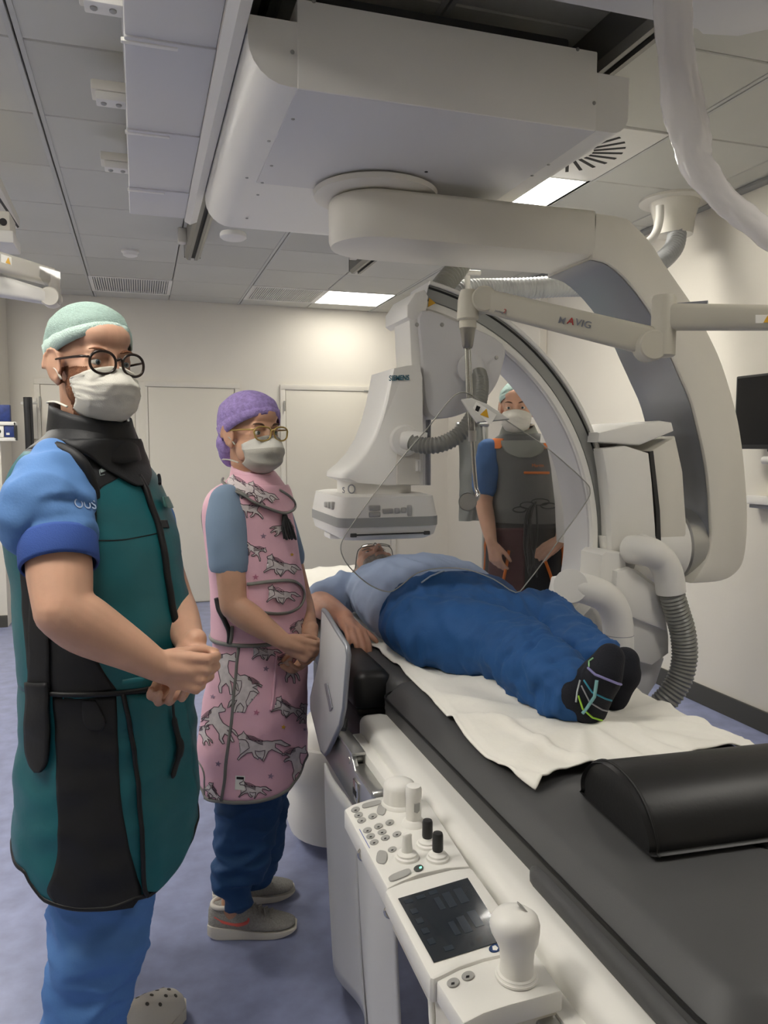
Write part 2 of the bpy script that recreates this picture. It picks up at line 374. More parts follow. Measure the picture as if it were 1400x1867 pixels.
# pivot hub
hc = Vector((2.335, YI, 1.065))
MB().lathe([(.0, -.36), (.15, -.36), (.165, -.34), (.165, -.10), (.15, -.09), (.0, -.09)], hc, (1, 0, 0), 40).build('pivot_hub', EQW, cA, 40)
MB().lathe([(.10, -.10), (.163, -.098), (.17, -.09), (.17, .03), (.1, .04), (0, .04)], hc, (1, 0, 0), 48).build('pivot_ring', SILVER, cA, 40)
# C-shaped arc
RO, RI, A0, A1 = 1.045, .935, 78, -80
def arc(r0, r1, ya, yb, a0=A0, a1=A1, n=72, bev=.008):
    g = bev; sec = [(r0+g, ya), (r1-g, ya), (r1, ya+g), (r1, yb-g), (r1-g, yb), (r0+g, yb), (r0, yb-g), (r0, ya+g)]
    return [[(XI+r*math.cos(R(a)), y, ZI+r*math.sin(R(a))) for r, y in sec] for a in (a0+(a1-a0)*k/n for k in range(n+1))]
MB().loft(arc(RI, RO, 2.775, 2.98)).build('arc_body', EQL, cA, 40)
MB().loft(arc(RI+.002, RI+.036, 2.758, 2.78, bev=.006)).build('arc_lip', EQW, cA, 40)
MB().loft(arc(RI+.04, RO-.014, 2.768, 2.777, bev=.002)).build('arc_track', mat('track_grey', '8E8F8D', .35, .3), cA, 40)
MB().loft(arc(RI+.082, RO-.020, 2.764, 2.77, bev=.002)).build('arc_groove', SHADOWGAP, cA, 40)
MB().loft(arc(RO-.013, RO+.003, 2.76, 2.78, bev=.003)).build('arc_rim', EQW, cA, 40)
# end bracket of the arc
ep = [(742, 556), (757, 533), (775, 527), (782, 540), (778, 570), (765, 580), (752, 586), (742, 578)]
MB().prism([at(*p, y=2.72) for p in ep], (0, .27, 0), .01).build('arc_end_cap', EQW, cA, 40)
wl = MB().prism([at(*p, y=2.756) for p in ((780, 560), (794, 553), (782, 543))], (0, -.002, 0)).build('warning_label', YELLOW, cA, 0)
# detector lift housing under the arc end
lp = vs3([at(*p, y=2.70) for p in ((770, 566), (846, 590), (918, 626), (917, 672), (900, 712), (868, 742), (835, 758), (800, 763), (782, 752), (774, 715), (769, 640))], 4, True)
MB().prism(lp, (0, .22, 0), .014).build('lift_housing', EQL, cA, 40)
MB().prism([at(*p, y=2.72) for p in ((746, 584), (771, 577), (774, 715), (778, 750), (750, 672))], (0, .18, 0), .008).build('lift_side', EQW, cA, 40)
MB().box(at(766, 885, y=2.76), at(777, 672, y=2.76)+Vector((0, .15, 0)), .005).build('lift_slide', EQL, cA, 30)
MB().box(at(779, 885, y=2.84), at(786, 765, y=2.84)+Vector((0, .1, 0)), .002).build('lift_rod', GREYM, cA, 30)
s = MB()
for px, py in ((806, 592), (905, 652), (760, 592)): scr(s, at(px, py, y=2.70), (0, -1, 0), .008)
s.build('screws', SCREW, cA, kind='stuff')
# flared column with maker's name
cp = [(712, 673), (738, 668), (763, 667), (768, 690), (769, 780), (769, 884), (735, 884), (690, 884), (640, 880), (621, 872), (622, 862), (640, 847), (658, 828), (676, 800), (690, 765), (700, 730)]
c0 = [at(*p, y=2.70) for p in cp]
cen = Vector((sum(p.x for p in c0)/len(c0), 0, 0))
def colring(y, k, dx=0): return [Vector((p.x+dx+(.93-p.x)*k, y, p.z)) for p in c0]
colo = MB().loft([colring(2.672, .10), colring(2.682, .03), colring(2.70, 0), colring(2.92, 0), colring(2.95, .05)]).build('detector_column', EQW, cA, 50)
text('SIEMENS', .026, at(709, 694, y=2.668), (1, 0, .06), (0, 0, 1), mat('siemens_teal', '3E6E7E', .5), cA, bold=.0006, sx=.80, shear=.12)
p0 = at(737, 803, y=2.67)
MB().lathe([(.055, 0), (.058, -.012), (.05, -.02), (0, -.02)], p0, (.1, 1, 0), 32).build('hose_flange', EQW, cA, 40)
MB().tube([p0, p0+Vector((.03, -.03, -.002)), p0+Vector((.07, -.045, -.006))], [.038, .036, .034], 20).build('hose_collar', EQW, cA)
hp = [at(752, 806, y=2.63), at(768, 812, y=2.60), at(800, 811, y=2.56), at(832, 796, y=2.55), at(858, 768, y=2.55), at(872, 735, y=2.58), at(876, 700, y=2.64), at(872, 680, y=2.69)]
hose(vs3(hp, 8), .031, .014, .005).build('detector_hose', GREYHOSE, cA, 60)
MB().lathe([(.052, 0), (.056, -.015), (.04, -.022), (0, -.022)], at(856, 672, y=2.70), (0, 1, 0), 32).build('hose_flange', EQL, cA, 40)
MB().prism([at(*p, y=2.672) for p in ((722, 818), (764, 818), (764, 884), (722, 884))], (0, -.008, 0), .003).build('service_panel', EQG, cA, 30)
MB().box(at(757, 858, y=2.668), at(766, 840, y=2.64), .003).build('connector', EQW, cA, 30)
# detector head
dc = Vector((.856, 2.83, 0))
MB().lathe([(.13, 1.40), (.142, 1.392), (.142, 1.308), (.138, 1.302), (.130, 1.300), (.130, 1.255)], dc, (0, 0, 1), 48).build('detector_drum', EQW, cA, 40)
MB().lathe([(.1425, 1.300), (.1425, 1.304)], dc, (0, 0, 1), 48).build('drum_seam', GREYM, cA, 40)
for k, (ch, a) in enumerate((('s', 201), ('Q', 214))):
    ax = Vector((math.cos(R(a)), math.sin(R(a)), 0)); tx = Vector((-math.sin(R(a)), math.cos(R(a)), 0))
    text(ch, .05, dc+ax*.1425+tx*-.012+Vector((0, 0, 1.328)), tx, (0, 0, 1), GREYM, cA)
x0, x1, ya, yb = .665, 1.045, 2.615, 3.11
def dring(z, g, gx=None): return [(x, y, z) for x, y in rrect(x0+g, x1-g, ya+g, yb-g, .045)]
MB().loft([dring(1.328, .035), dring(1.322, .012), dring(1.25, 0), dring(1.248, 0)]).build('detector_upper_shell', EQW, cA, 30)
MB().loft([dring(1.248, -.002), dring(1.214, -.002)]).build('detector_band', mat('band_grey', '9A9B99', .4), cA, 40)
MB().loft([dring(1.214, 0), dring(1.18, .008), dring(1.165, .03)]).build('detector_lower_shell', EQW, cA, 40)
MB().box((x0+.045, ya-.001, 1.185), (x1-.05, ya+.02, 1.190), mat=None).build('detector_slot', BLACK, cA, 0)
for xx in (x0+.04, x1-.062): MB().box((xx, ya-.002, 1.180), (xx+.022, ya+.02, 1.194), .002).build('detector_latch', DARKM, cA, 30)
for (a, b2, c2, d2) in ((672, 693, 921, 931), (672, 693, 933, 943), (697, 716, 927, 936), (719, 728, 926, 936), (731, 740, 925, 935), (742, 750, 921, 941)):
    q0, q1 = at(a, d2, y=ya+.004), at(b2, c2, y=ya+.004)
    MB().box((q0.x, ya-.003, q0.z), (q1.x, ya+.02, q1.z), .0035, 3).build('detector_button', GREYBTN, cA, 40)
for k in range(3):
    MB().box((x0-.004, 2.72+.05*k, 1.272), (x0+.02, 2.745+.05*k, 1.300-.004*k), .003).build('side_button', GREYBTN, cA, 40)
MB().box((x0+.03, 2.90, 1.14), (x0+.12, 3.0, 1.17), .01).build('detector_foot', EQW, cA, 30)
# carrier between arc and hub
cy_ = 2.70
ca0 = [at(*p, y=cy_) for p in ((1098, 818), (1140, 812), (1184, 826), (1190, 880), (1196, 960), (1198, 1010), (1115, 1010), (1112, 930), (1105, 860))]
MB().prism(ca0, (0, .45, 0), .012).build('carrier_front', EQW, cA, 40)
ca1 = [at(*p, y=cy_+.015) for p in ((1186, 822), (1232, 795), (1246, 860), (1252, 950), (1252, 1015), (1200, 1015), (1198, 930), (1192, 870))]
MB().prism(ca1, (0, .42, 0), .012).build('carrier_side', EQG, cA, 40)
MB().prism([at(*p, y=cy_+.008) for p in ((1184, 824), (1191, 822), (1203, 930), (1206, 1012), (1198, 1012), (1196, 930))], (0, .1, 0)).build('carrier_groove', DARKM, cA, 30)
lid = [at(*p, y=cy_-.01) for p in ((1090, 806), (1168, 812), (1230, 786), (1226, 770), (1205, 767), (1150, 774), (1092, 788))]
MB().prism(lid, (0, .48, 0), .012).build('carrier_lid', EQW, cA, 40)
# lower housings around the arc
hy = 2.62
h1 = [at(*p, y=hy) for p in ((1097, 1012), (1105, 1005), (1140, 1008), (1144, 1035), (1165, 1040), (1195, 1062), (1212, 1100), (1221, 1160), (1221, 1192), (1190, 1214), (1120, 1195), (1058, 1172), (1056, 1130), (1092, 1090))]
MB().prism(h1, (0, .16, 0), .014).build('lower_housing', EQW, cA, 40)
MB().prism([at(*p, y=hy-.03) for p in ((1125, 1042), (1150, 1035), (1195, 1068), (1215, 1130), (1218, 1152), (1160, 1130), (1120, 1110))], (0, .05, 0), .012).build('lower_panel', EQW, cA, 40)
MB().prism([at(*p, y=hy+.06) for p in ((1160, 1205), (1212, 1200), (1198, 1245), (1180, 1272), (1160, 1268))], (0, .25, 0), .01).build('lower_bracket', EQL, cA, 40)
MB().prism([at(*p, y=2.70) for p in ((1034, 1060), (1085, 1050), (1080, 1120), (1058, 1180), (1040, 1230), (1006, 1230), (1014, 1150))], (0, .14, 0), .02).build('arc_foot_cover', EQW, cA, 40)
MB().prism([at(*p, y=2.73) for p in ((1100, 978), (1150, 975), (1160, 1000), (1160, 1018), (1104, 1012))], (0, .06, 0), .01).build('carrier_shelf', EQW, cA, 40)
ey = 2.55
e1 = vs3([at(1150, 1002, y=ey+.08), at(1178, 1004, y=ey), at(1203, 1018, y=ey), at(1218, 1046, y=ey), at(1223, 1080, y=ey)], 6)
MB().tube(e1, [.058]*len(e1), 24).build('cable_elbow', EQW, cA, 50)
MB().lathe([(.062, -.012), (.064, 0), (.062, .012)], at(1170, 1003, y=ey+.02), (1, .1, -.05), 32).build('elbow_ring', EQW, cA, 50)
hp = vs3([at(1222, 1075, y=ey), at(1232, 1110, y=ey), at(1244, 1150, y=ey), at(1248, 1195, y=ey), at(1238, 1240, y=ey), at(1210, 1280, y=ey+.02), at(1170, 1312, y=ey+.08), at(1120, 1335, y=ey+.15)], 8)
hose(hp, .052, .016, .006, 24).build('cable_hose', GREYHOSE, cA, 60)
e2 = vs3([at(1040, 1068, y=2.58), at(1075, 1076, y=2.52), at(1105, 1090, y=2.5), at(1122, 1118, y=2.5), at(1127, 1155, y=2.5), at(1127, 1215, y=2.5)], 6)
MB().tube(e2, [.058]*len(e2), 24).build('cable_elbow', EQW, cA, 50)
MB().tube([at(1046, 1070, y=2.66), at(1040, 1068, y=2.52)], [.066, .064], 24).build('elbow_socket', EQW, cA, 50)
MB().lathe([(.0585, -.001), (.0585, .001)], at(1127, 1156, y=2.5), (0, 0, 1), 32).build('elbow_seam', GREYM, cA, 50)
# X-ray tube below the table
tb = thing_t = None
tc_ = Vector((.70, 2.78, .30))
MB().loft([[(tc_.x+rx*math.cos(q), tc_.y+ry*math.sin(q), z) for q in (2*math.pi*k/32 for k in range(32))] for rx, ry, z in ((.10, .10, .04), (.19, .19, .05), (.205, .20, .10), (.205, .20, .26), (.19, .19, .34), (.16, .17, .42), (.12, .13, .475), (.05, .05, .49))]).build('tube_housing', EQW, cA, 50)
MB().loft([[(tc_.x-.02+rx*math.cos(q), tc_.y+ry*math.sin(q), z) for q in (2*math.pi*k/32 for k in range(32))] for rx, ry, z in ((.17, .18, .275), (.215, .21, .29), (.215, .21, .36), (.18, .18, .40))]).build('tube_collar', EQW, cA, 50)
# ================================================================== CEILING CABLE DUCT
dp = Vector((at(1230, 365, z=ZC).x, at(1230, 365, z=ZC).y, ZC))
cd = thing('ceiling_cable_duct', 'white ceiling cable outlet with grey corrugated hose behind the C-arm support', 'cable duct', dp)
MB().lathe([(.19, 0), (.19, -.012), (.185, -.016), (0, -.016)], dp, (0, 0, 1), 40).build('ceiling_flange', EQG, cd, 40)
MB().lathe([(.135, -.014), (.11, -.10), (.10, -.19), (0, -.19)], dp+Vector((0, 0, 0)), (0, 0, 1), 32).build('cone', EQG, cd, 40)
MB().tube(vs3([at(1203, 375, y=3.6), at(1202, 400, y=3.6), at(1195, 425, y=3.6), at(1180, 442, y=3.6), at(1150, 455, y=3.6)], 6), .022, 14).build('pipe', EQW, cd)
hp = vs3([dp+Vector((0, 0, -.15)), at(1234, 420, y=3.65), at(1228, 452, y=3.6), at(1200, 480, y=3.55), at(1150, 505, y=3.5), at(1080, 520, y=3.45), at(1020, 522, y=3.4), at(960, 526, y=3.4), at(900, 528, y=3.4), at(850, 530, y=3.35), at(815, 545, y=3.3), at(800, 570, y=3.2)], 8)
hose(hp, .052, .02, .006, 22).build('corrugated_hose', mat('pale_hose', 'A9ABAC', .35), cd, 60)
hp = vs3([at(850, 455, y=3.3), at(835, 487, y=3.25), at(812, 515, y=3.2), at(790, 545, y=3.15)], 8)
hose(hp, .05, .02, .006, 22).build('corrugated_hose', GREYHOSE, cd, 60)
MB().box(at(848, 535, y=3.28), at(858, 488, y=3.28)+Vector((0, .015, 0)), .004).build('strap', EQW, cd, 30)
MB().tube([at(842, 496, y=3.28), at(875, 498, y=3.28)], .012, 10).build('strap_pin', EQW, cd, 50)
# ================================================================== WHITE SLEEVE at upper right
sl = spline([(*at(1226, -60, d=1.95), .075), (*at(1230, 60, d=1.92), .075), (*at(1240, 160, d=1.9), .076), (*at(1256, 245, d=1.88), .078), (*at(1270, 300, d=1.86), .070), (*at(1308, 352, d=1.84), .062), (*at(1358, 396, d=1.82), .056), (*at(1420, 440, d=1.8), .055), (*at(1500, 470, d=1.78), .055)], 10)
rings = []
for i, q in enumerate(sl):
    p = Vector(q[:3]); t = (Vector(sl[min(i+1, len(sl)-1)][:3])-Vector(sl[max(i-1, 0)][:3])).normalized()
    a = (cr-t*cr.dot(t)).normalized(); b2 = t.cross(a); r = q[3]*.62
    ring = []
    for k in range(36):
        an = 2*math.pi*k/36
        wv = 1+.22*noise.noise((math.cos(an)*1.6, math.sin(an)*1.6+i*.02, i*.10))+.12*noise.noise((math.cos(an)*3+5, math.sin(an)*3, i*.35))
        ring.append(p+(a*math.cos(an)*r+b2*math.sin(an)*r*.55)*wv)
    rings.append(ring)
MB().loft(rings).build('plastic_sleeve', mat('white_plastic_sleeve', 'F0ECE8', .25, bump=.04, bscale=30), None, 180, label='hanging white plastic cable sleeve at the upper right', cat='sleeve')
# ================================================================== PATIENT TABLE
ZM = .88
TBLW = EQW; MATT = mat('charcoal_vinyl', '4A4A4B', .5, bump=.05, bscale=500); VINB = mat('black_vinyl', '19191A', .42, bump=.03, bscale=150)
pt = thing('patient_table', 'white motorised patient table with side rails under the charcoal mattress', 'table', (.87, 1.6, 0))
MB().box((.62, .15, .70), (1.12, 3.85, .782), .02).build('tabletop', DARKM, pt, 30)
MB().box((.66, .3, .02), (1.08, 1.15, .70), .03).build('column', EQW, pt, 30)
MB().box((.58, .2, 0), (1.16, 1.3, .06), .02).build('base', DARKM, pt, 30)
# left side beam (white) with lower ledge; right one alike
for sx in (0, 1):
    f = (lambda x: x) if not sx else (lambda x: 1.735-x)
    xa_, xb_ = sorted((f(.525), f(.615)))
    rg = []
    for yy, g in ((.1, 0), (1.86, 0), (1.895, .008), (1.91, .025)):
        rg.append([(x, yy, z) for x, z in rrect(xa_+g, xb_-g, .70+g, .803-g, .02)])
    MB().loft(rg).build('side_beam', EQW, pt, 40)
    xa_, xb_ = sorted((f(.498), f(.56)))
    MB().box((xa_, .1, .685), (xb_, 1.86, .765), .008).build('beam_ledge', EQW, pt, 30)
    xa_, xb_ = sorted((f(.482), f(.500)))
    MB().box((xa_, .1, .700), (xb_, 1.83, .728), .003).build('accessory_rail', SILVER, pt, 30)
for yy in (1.55, 1.75):
    MB().lathe([(.011, 0), (.011, -.03), (.008, -.034), (0, -.034)], (.498, yy, .742), (1, 0, 0), 16).build('clamp_bolt', SILVER, pt, 40)
# mattress
def slab(x0, x1, y0, y1, prof, r=.05, n=5):
    return [[(x, y, z) for x, y in rrect(x0+g, x1-g, y0+g, y1-g, max(r-g*.5, .01), n)] for g, z in prof]
mr = thing('table_mattress', 'long charcoal vinyl mattress on the patient table', 'mattress', (.87, 1.3, .78))
MB().loft(slab(.597, 1.205, .62, 1.93, [(.012, .785), (.0, .79), (-.002, .835), (0, .84), (.006, .845), (.028, .873), (.05, ZM), (.3, ZM+.001)], .07)).build('foot_cushion', MATT, mr, 50)
MB().tube([p for p in [(x, y, .842) for x, y in rrect(.596, 1.206, .619, 1.931, .07, 6)]]+[(1.136, .619, .842)], .0035, 6).build('seam', BLACK, mr, 60)
MB().loft(slab(.578, 1.222, .58, 1.09, [(.01, .80), (0, .804), (0, .815), (.01, .825), (.03, .83)], .05)).build('lower_pad', MATT, mr, 50)
MB().loft(slab(.62, 1.125, 1.90, 3.80, [(.0, .785), (-.002, .80), (0, .86), (.012, ZM-.004), (.03, ZM)], .05)).build('body_cushion', MATT, mr, 50)
# black arm board cushion under the patient's hand
ab = thing('arm_board', 'black padded arm board sticking out beside the patient', 'arm board', (.6, 2.2, .8))
MB().loft(slab(.535, .64, 1.94, 2.75, [(.01, .79), (0, .80), (0, .875), (.015, .892), (.03, .894)], .03)).build('pad', VINB, ab, 50)
MB().box((.545, 1.96, .772), (.63, 2.7, .79), .004).build('board', DARKM, ab, 30)
MB().box((.55, 1.93, .60), (.62, 2.55, .77), .01).build('holder', mat('dark_grey_plastic', '4F4F4E', .45), ab, 30)
# sheet
SHEET = mat('white_sheet', 'ECE9E0', .85, bump=.06, bscale=90, var=.02, scale=5)
def sheet():
    rows = [(3.74, .60, 1.17), (3.3, .63, 1.17), (2.9, .655, 1.18), (2.5, .665, 1.19), (2.2, .672, 1.20), (1.95, .672, 1.21), (1.7, .66, 1.215), (1.5, .645, 1.21), (1.36, .637, 1.20), (1.25, .645, 1.19), (1.185, .66, 1.175)]
    rs = spline([np.array(r) for r in rows], 9); nu = 70; g = []
    for i, (y, xl_, xr_) in enumerate(rs):
        row = []
        for j in range(nu+1):
            t = j/nu; x = xl_+(xr_-xl_)*t
            yy = y+(.04*math.sin(t*math.pi)+.035*math.sin(t*9))*max(0, 1-(y-1.13)/.3)
            n1 = noise.noise((x*5, yy*4, 1.3)); n2 = noise.noise((x*12+3, yy*10, 7)); n3 = noise.noise((x*2.2, yy*9, 4.1))
            cr_ = max(0, 1-abs(n1)*7)           # soft crease lines
            z = ZM+.0045+.012*cr_+.004*(n2+1)*.5+.004*(n3+1)*.5
            dd = math.hypot(x-.93, yy-1.46)     # gathers radiating from the heel
            an = math.atan2(yy-1.46, x-.93)
            if dd < .45: z += .010*max(0, math.sin(an*11+1.2*math.sin(an*3)))*math.sin(min(dd/.45, 1)*math.pi)
            ed = max(0, 1-(y-1.13)/.22)         # front hem: two lifted folds
            z += ed*(.022*math.exp(-((t-.70)/.06)**2)+.016*math.exp(-((t-.12)/.08)**2)+.012*math.exp(-((t-.9)/.05)**2))
            if t < .03: z -= .003
            over = max(0, x-1.175)
            row.append((x-over*.5, yy, z-over*1.0))
        g.append(row)
    return MB().loft(g, closed=False, cap=False)
sh = sheet().build('bed_sheet', SHEET, None, 180, label='crumpled white sheet spread under the lying patient', cat='sheet')
m_ = sh.modifiers.new('thickness', 'SOLIDIFY'); m_.thickness = .003; m_.offset = 1
# half-round bolster
bl0 = at(1060, 1455, z=ZM); bl1 = at(1168, 1572, z=ZM)
bx = .735
bo = thing('knee_bolster', 'black vinyl half round knee bolster lying on the charcoal mattress', 'cushion', (1.0, 1.02, ZM))
def bring(x, g=0):
    pts = [(.885+g, ZM+.002), (.875+g, ZM+.014)]
    pts += [(.88+.12-(.125-g)*math.cos(R(a)), ZM+.012+(.112-g)*math.sin(R(a))**.8) for a in range(8, 172, 10)]
    return pts
prof = [(-.095, .004), (-.108, .010), (-.106, .028), (-.085, .058), (-.05, .082), (0, .093), (.05, .088), (.09, .066), (.112, .035), (.112, .012), (.10, .004)]
prof = spline(prof, 4, True)
bdir = Vector((1, -.075, 0)).normalized(); bnor = Vector((-bdir.y, bdir.x, 0)); bor = Vector((.722, 1.04, ZM+.003))
def brr(x, g):
    return [bor+bdir*(x-.722)+bnor*(y*(1-g))+Vector((0, 0, .004+(z-.004)*(1-g*.9))) for y, z in prof]
MB().loft([brr(.728, .06), brr(.722, .03), brr(.728, .012), brr(.742, 0), brr(1.22, 0), brr(1.238, .02), brr(1.245, .06)]).build('bolster_body', VINB, bo, 50)
MB().tube([Vector(p)+Vector((-.001, 0, 0)) for p in brr(.735, -.004)]+[Vector(brr(.735, -.004)[0])+Vector((-.001, 0, 0))], .0022, 6).build('seam', BLACK, bo, 60)
# ---------------------------------------------------------------- control console on the rail
ZK = .80
co = thing('control_console', 'white table side control console with joysticks, buttons and dark touch screen', 'console', (.44, 1.1, ZK))
def kz(X, Y, z=ZK): return at(600+X/3.0435, 1380+Y/3.0435, z=z)
def kpoly(pts, z=ZK, n=0):
    q = [kz(*p, z=z) for p in pts]
    return vs3(q, n, True) if n else q
m1 = [(85, 290), (130, 262), (220, 233), (290, 218), (330, 215), (420, 225), (545, 240), (780, 605), (650, 615), (500, 648), (400, 690), (322, 730)]
MB().prism(kpoly(m1), (0, 0, -.04), .004).build('button_module', EQW, co, 30)
m2 = [(312, 745), (322, 728), (420, 690), (560, 652), (680, 622), (782, 612), (800, 625), (985, 880), (1055, 1020), (1000, 1085), (850, 1120), (720, 1165), (620, 1215), (580, 1232), (560, 1225)]
MB().prism(kpoly(m2, ZK+.004), (0, 0, -.035), .004).build('screen_module', EQW, co, 30)
m3 = [(592, 1240), (620, 1218), (720, 1170), (850, 1125), (1000, 1090), (1130, 1060), (1292, 1295), (1150, 1335), (1000, 1375), (860, 1420), (745, 1480)]
MB().prism(kpoly(m3, ZK-.001), (0, 0, -.03), .004).build('handle_module', EQW, co, 30)
MB().prism([p+Vector((.004, .01, -.032)) for p in kpoly(m3, ZK)], (0, 0, -.10), .004).build('module_body', EQG, co, 30)
MB().prism([p+Vector((.02, .0, -.045)) for p in kpoly(m1, ZK)], (0, 0, -.03), .004).build('module_body', EQG, co, 30)
MB().prism([p+Vector((.012, .0, -.038)) for p in kpoly(m2, ZK)], (0, 0, -.03), .004).build('module_body', EQG, co, 30)
scn = [kz(382, 788, ZK+.005), kz(768, 673, ZK+.005), kz(985, 1015, ZK+.005), kz(580, 1142, ZK+.005)]
SCRM = mat('touch_screen', '22282F', .12, coat=.3)
so = MB().prism(scn, (0, 0, .0008)).build('touch_screen', SCRM, co, 0)
SB = mat('screen_tile', '2F363E', .15)
def bil(u, v): return scn[0]*(1-u)*(1-v)+scn[1]*u*(1-v)+scn[2]*u*v+scn[3]*(1-u)*v+Vector((0, 0, .001))
for (u0, u1, v0, v1) in ((.42, .5, .16, .36), (.55, .66, .13, .37), (.72, .84, .12, .36), (.42, .5, .56, .76), (.55, .66, .53, .77), (.72, .84, .5, .74), (.05, .16, .06, .12), (.22, .34, .05, .11), (.4, .52, .04, .10), (.06, .15, .22, .30), (.06, .15, .38, .46), (.06, .15, .54, .62), (.06, .15, .70, .78), (.2, .32, .86, .92)):
    MB().prism([bil(u0, v0), bil(u1, v0), bil(u1, v1), bil(u0, v1)], (0, 0, .0003)).build('screen_field', SB, so, 0)
# buttons: centre, half sizes along/across in zoom pixels
def oval(X, Y, a, b, m=GREYBTN, name='button', h=.0025, tilt=-14, z=ZK, sq=2.0):
    ps = []
    for k in range(20):
        q = 2*math.pi*k/20; c_, s_ = math.cos(q), math.sin(q)
        ex = math.copysign(abs(c_)**(2/sq), c_)*a; ey = math.copysign(abs(s_)**(2/sq), s_)*b
        t = R(tilt); ps.append(kz(X+ex*math.cos(t)-ey*math.sin(t), Y+ex*math.sin(t)+ey*math.cos(t), z))
    return MB().prism(ps, (0, 0, h), .0008, 1).build(name, m, co, 40)
for X, Y in ((146, 296), (163, 325), (180, 355), (241, 332), (212, 410), (273, 388), (336, 367), (230, 443), (293, 420), (249, 477), (311, 452), (376, 432), (350, 517)):
    o = oval(X, Y, 25, 14)
    MB().prism([kz(X-7, Y+4, ZK+.0026), kz(X+6, Y+2, ZK+.0026), kz(X+7, Y-4, ZK+.0026), kz(X-4, Y-2, ZK+.0026)], (0, 0, .0003)).build('symbol', INK, o, 0)
oval(236, 265, 56, 13, sq=3.4); oval(290, 298, 24, 27, sq=3.4, tilt=15); oval(292, 560, 30, 36, sq=3.2, tilt=10); oval(392, 660, 66, 19, sq=3.2, tilt=-22)
o = oval(496, 622, 28, 17, mat('button_dark', '4A4E4C', .3)); MB().prism([kz(500, 612, ZK+.0026), kz(512, 608, ZK+.0026), kz(514, 616, ZK+.0026), kz(502, 620, ZK+.0026)], (0, 0, .0004)).build('status_light', mat('green_led', '5FE0A8', .4, emit=1.5), o, 0)
for X, Y in ((688, 1258), (770, 1220)):
    o = oval(X, Y, 36, 25, z=ZK-.001); MB().prism([kz(X-12, Y+8, ZK+.0016), kz(X+8, Y+4, ZK+.0016), kz(X+8, Y-8, ZK+.0016), kz(X-10, Y-5, ZK+.0016)], (0, 0, .0003)).build('symbol', INK, o, 0)
o = oval(922, 1062, 36, 23, mat('sign_blue', '27406E', .4), 'round_sticker', z=ZK+.0045, h=.0006)
MB().prism([kz(905, 1052, ZK+.0052), kz(922, 1046, ZK+.0052), kz(938, 1060, ZK+.0052), kz(930, 1074, ZK+.0052), kz(908, 1072, ZK+.0052)], (0, 0, .0003)).build('symbol', LABELW, o, 0)
MB().prism([kz(166, 402, ZK+.0002), kz(170, 402, ZK+.0002), kz(226, 506, ZK+.0002), kz(222, 506, ZK+.0002)], (0, 0, .0006)).build('blue_line', mat('line_blue', '6A78B0', .5), co, 0)
def knob(X, Y, prof, name, m, parent=co, n=28):
    c_ = kz(X, Y); return MB().lathe(prof, c_, (0, 0, 1), n).build(name, m, parent, 45)
k = knob(388, 262, [(.036, 0), (.035, .005), (.0315, .008), (.031, .036), (.029, .044), (.021, .049), (.008, .051), (0, .051)], 'round_knob', EQW)
k = knob(468, 372, [(.023, 0), (.022, .004), (.019, .006), (.018, .009), (.0145, .011), (.0145, .050), (.015, .052), (.015, .068), (.013, .074), (0, .076)], 'joystick', EQW)
k2 = kz(468, 372)
MB().prism([k2+Vector((x, -.0155, z)) for x, z in ((-.004, .030), (.002, .027), (.007, .032), (.007, .046), (-.004, .046))], (0, .003, 0), .0008).build('thumb_button', GREYBTN, k, 40)
for X, Y in ((545, 490), (602, 565)):
    k = knob(X, Y, [(.020, 0), (.0195, .004), (.0165, .006), (.016, .009), (.010, .012), (.008, .016), (0, .016)], 'joystick_base', EQW)
    MB().lathe([(.0085, .014), (.0095, .018), (.0092, .042), (.008, .046), (0, .047)], kz(X, Y), (0, 0, 1), 20).build('joystick_grip', DARKM, k, 45)
k = knob(432, 560, [(.021, 0), (.0205, .004), (.0175, .006), (.017, .009), (.010, .012), (0, .013)], 'joystick_base', EQW)
MB().loft([[kz(432, 560)+Vector((rx*math.cos(q), ry*math.sin(q), z)) for q in (2*math.pi*i/16 for i in range(16))] for rx, ry, z in ((.010, .009, .010), (.009, .007, .024), (.008, .0055, .036), (.0085, .006, .041), (.005, .004, .044))]).build('joystick_grip', EQW, k, 50)
# large shaped grip
gc = kz(1040, 1215)
gr = MB().loft([[gc+Vector((dx+rx*math.cos(q), dy+ry*math.sin(q), z*.76)) for q in (2*math.pi*i/28 for i in range(28))] for rx, ry, dx, dy, z in ((.028, .028, 0, 0, 0), (.027, .027, 0, 0, .006), (.0225, .0225, 0, 0, .009), (.022, .022, 0, 0, .03), (.0235, .023, 0, 0, .052), (.028, .027, .0, .0, .066), (.0325, .030, -.002, .001, .082), (.034, .031, -.003, .002, .095), (.031, .029, -.003, .002, .107), (.024, .023, -.004, .003, .115), (.012, .012, -.004, .003, .119))]).build('hand_grip', EQW, co, 60)
MB().loft([[gc+Vector((.012+.010*math.cos(q), .004+.008*math.sin(q), .087+z-.010*math.cos(q))) for q in (2*math.pi*i/16 for i in range(16))] for z in (0, .003)]).build('grip_button', GREYBTN, gr, 40)
MB().lathe([(.0285, 0), (.0285, .003), (.026, .004), (.026, .0065), (.0235, .0075)], gc, (0, 0, 1), 32).build('grip_collar', EQW, gr, 45)
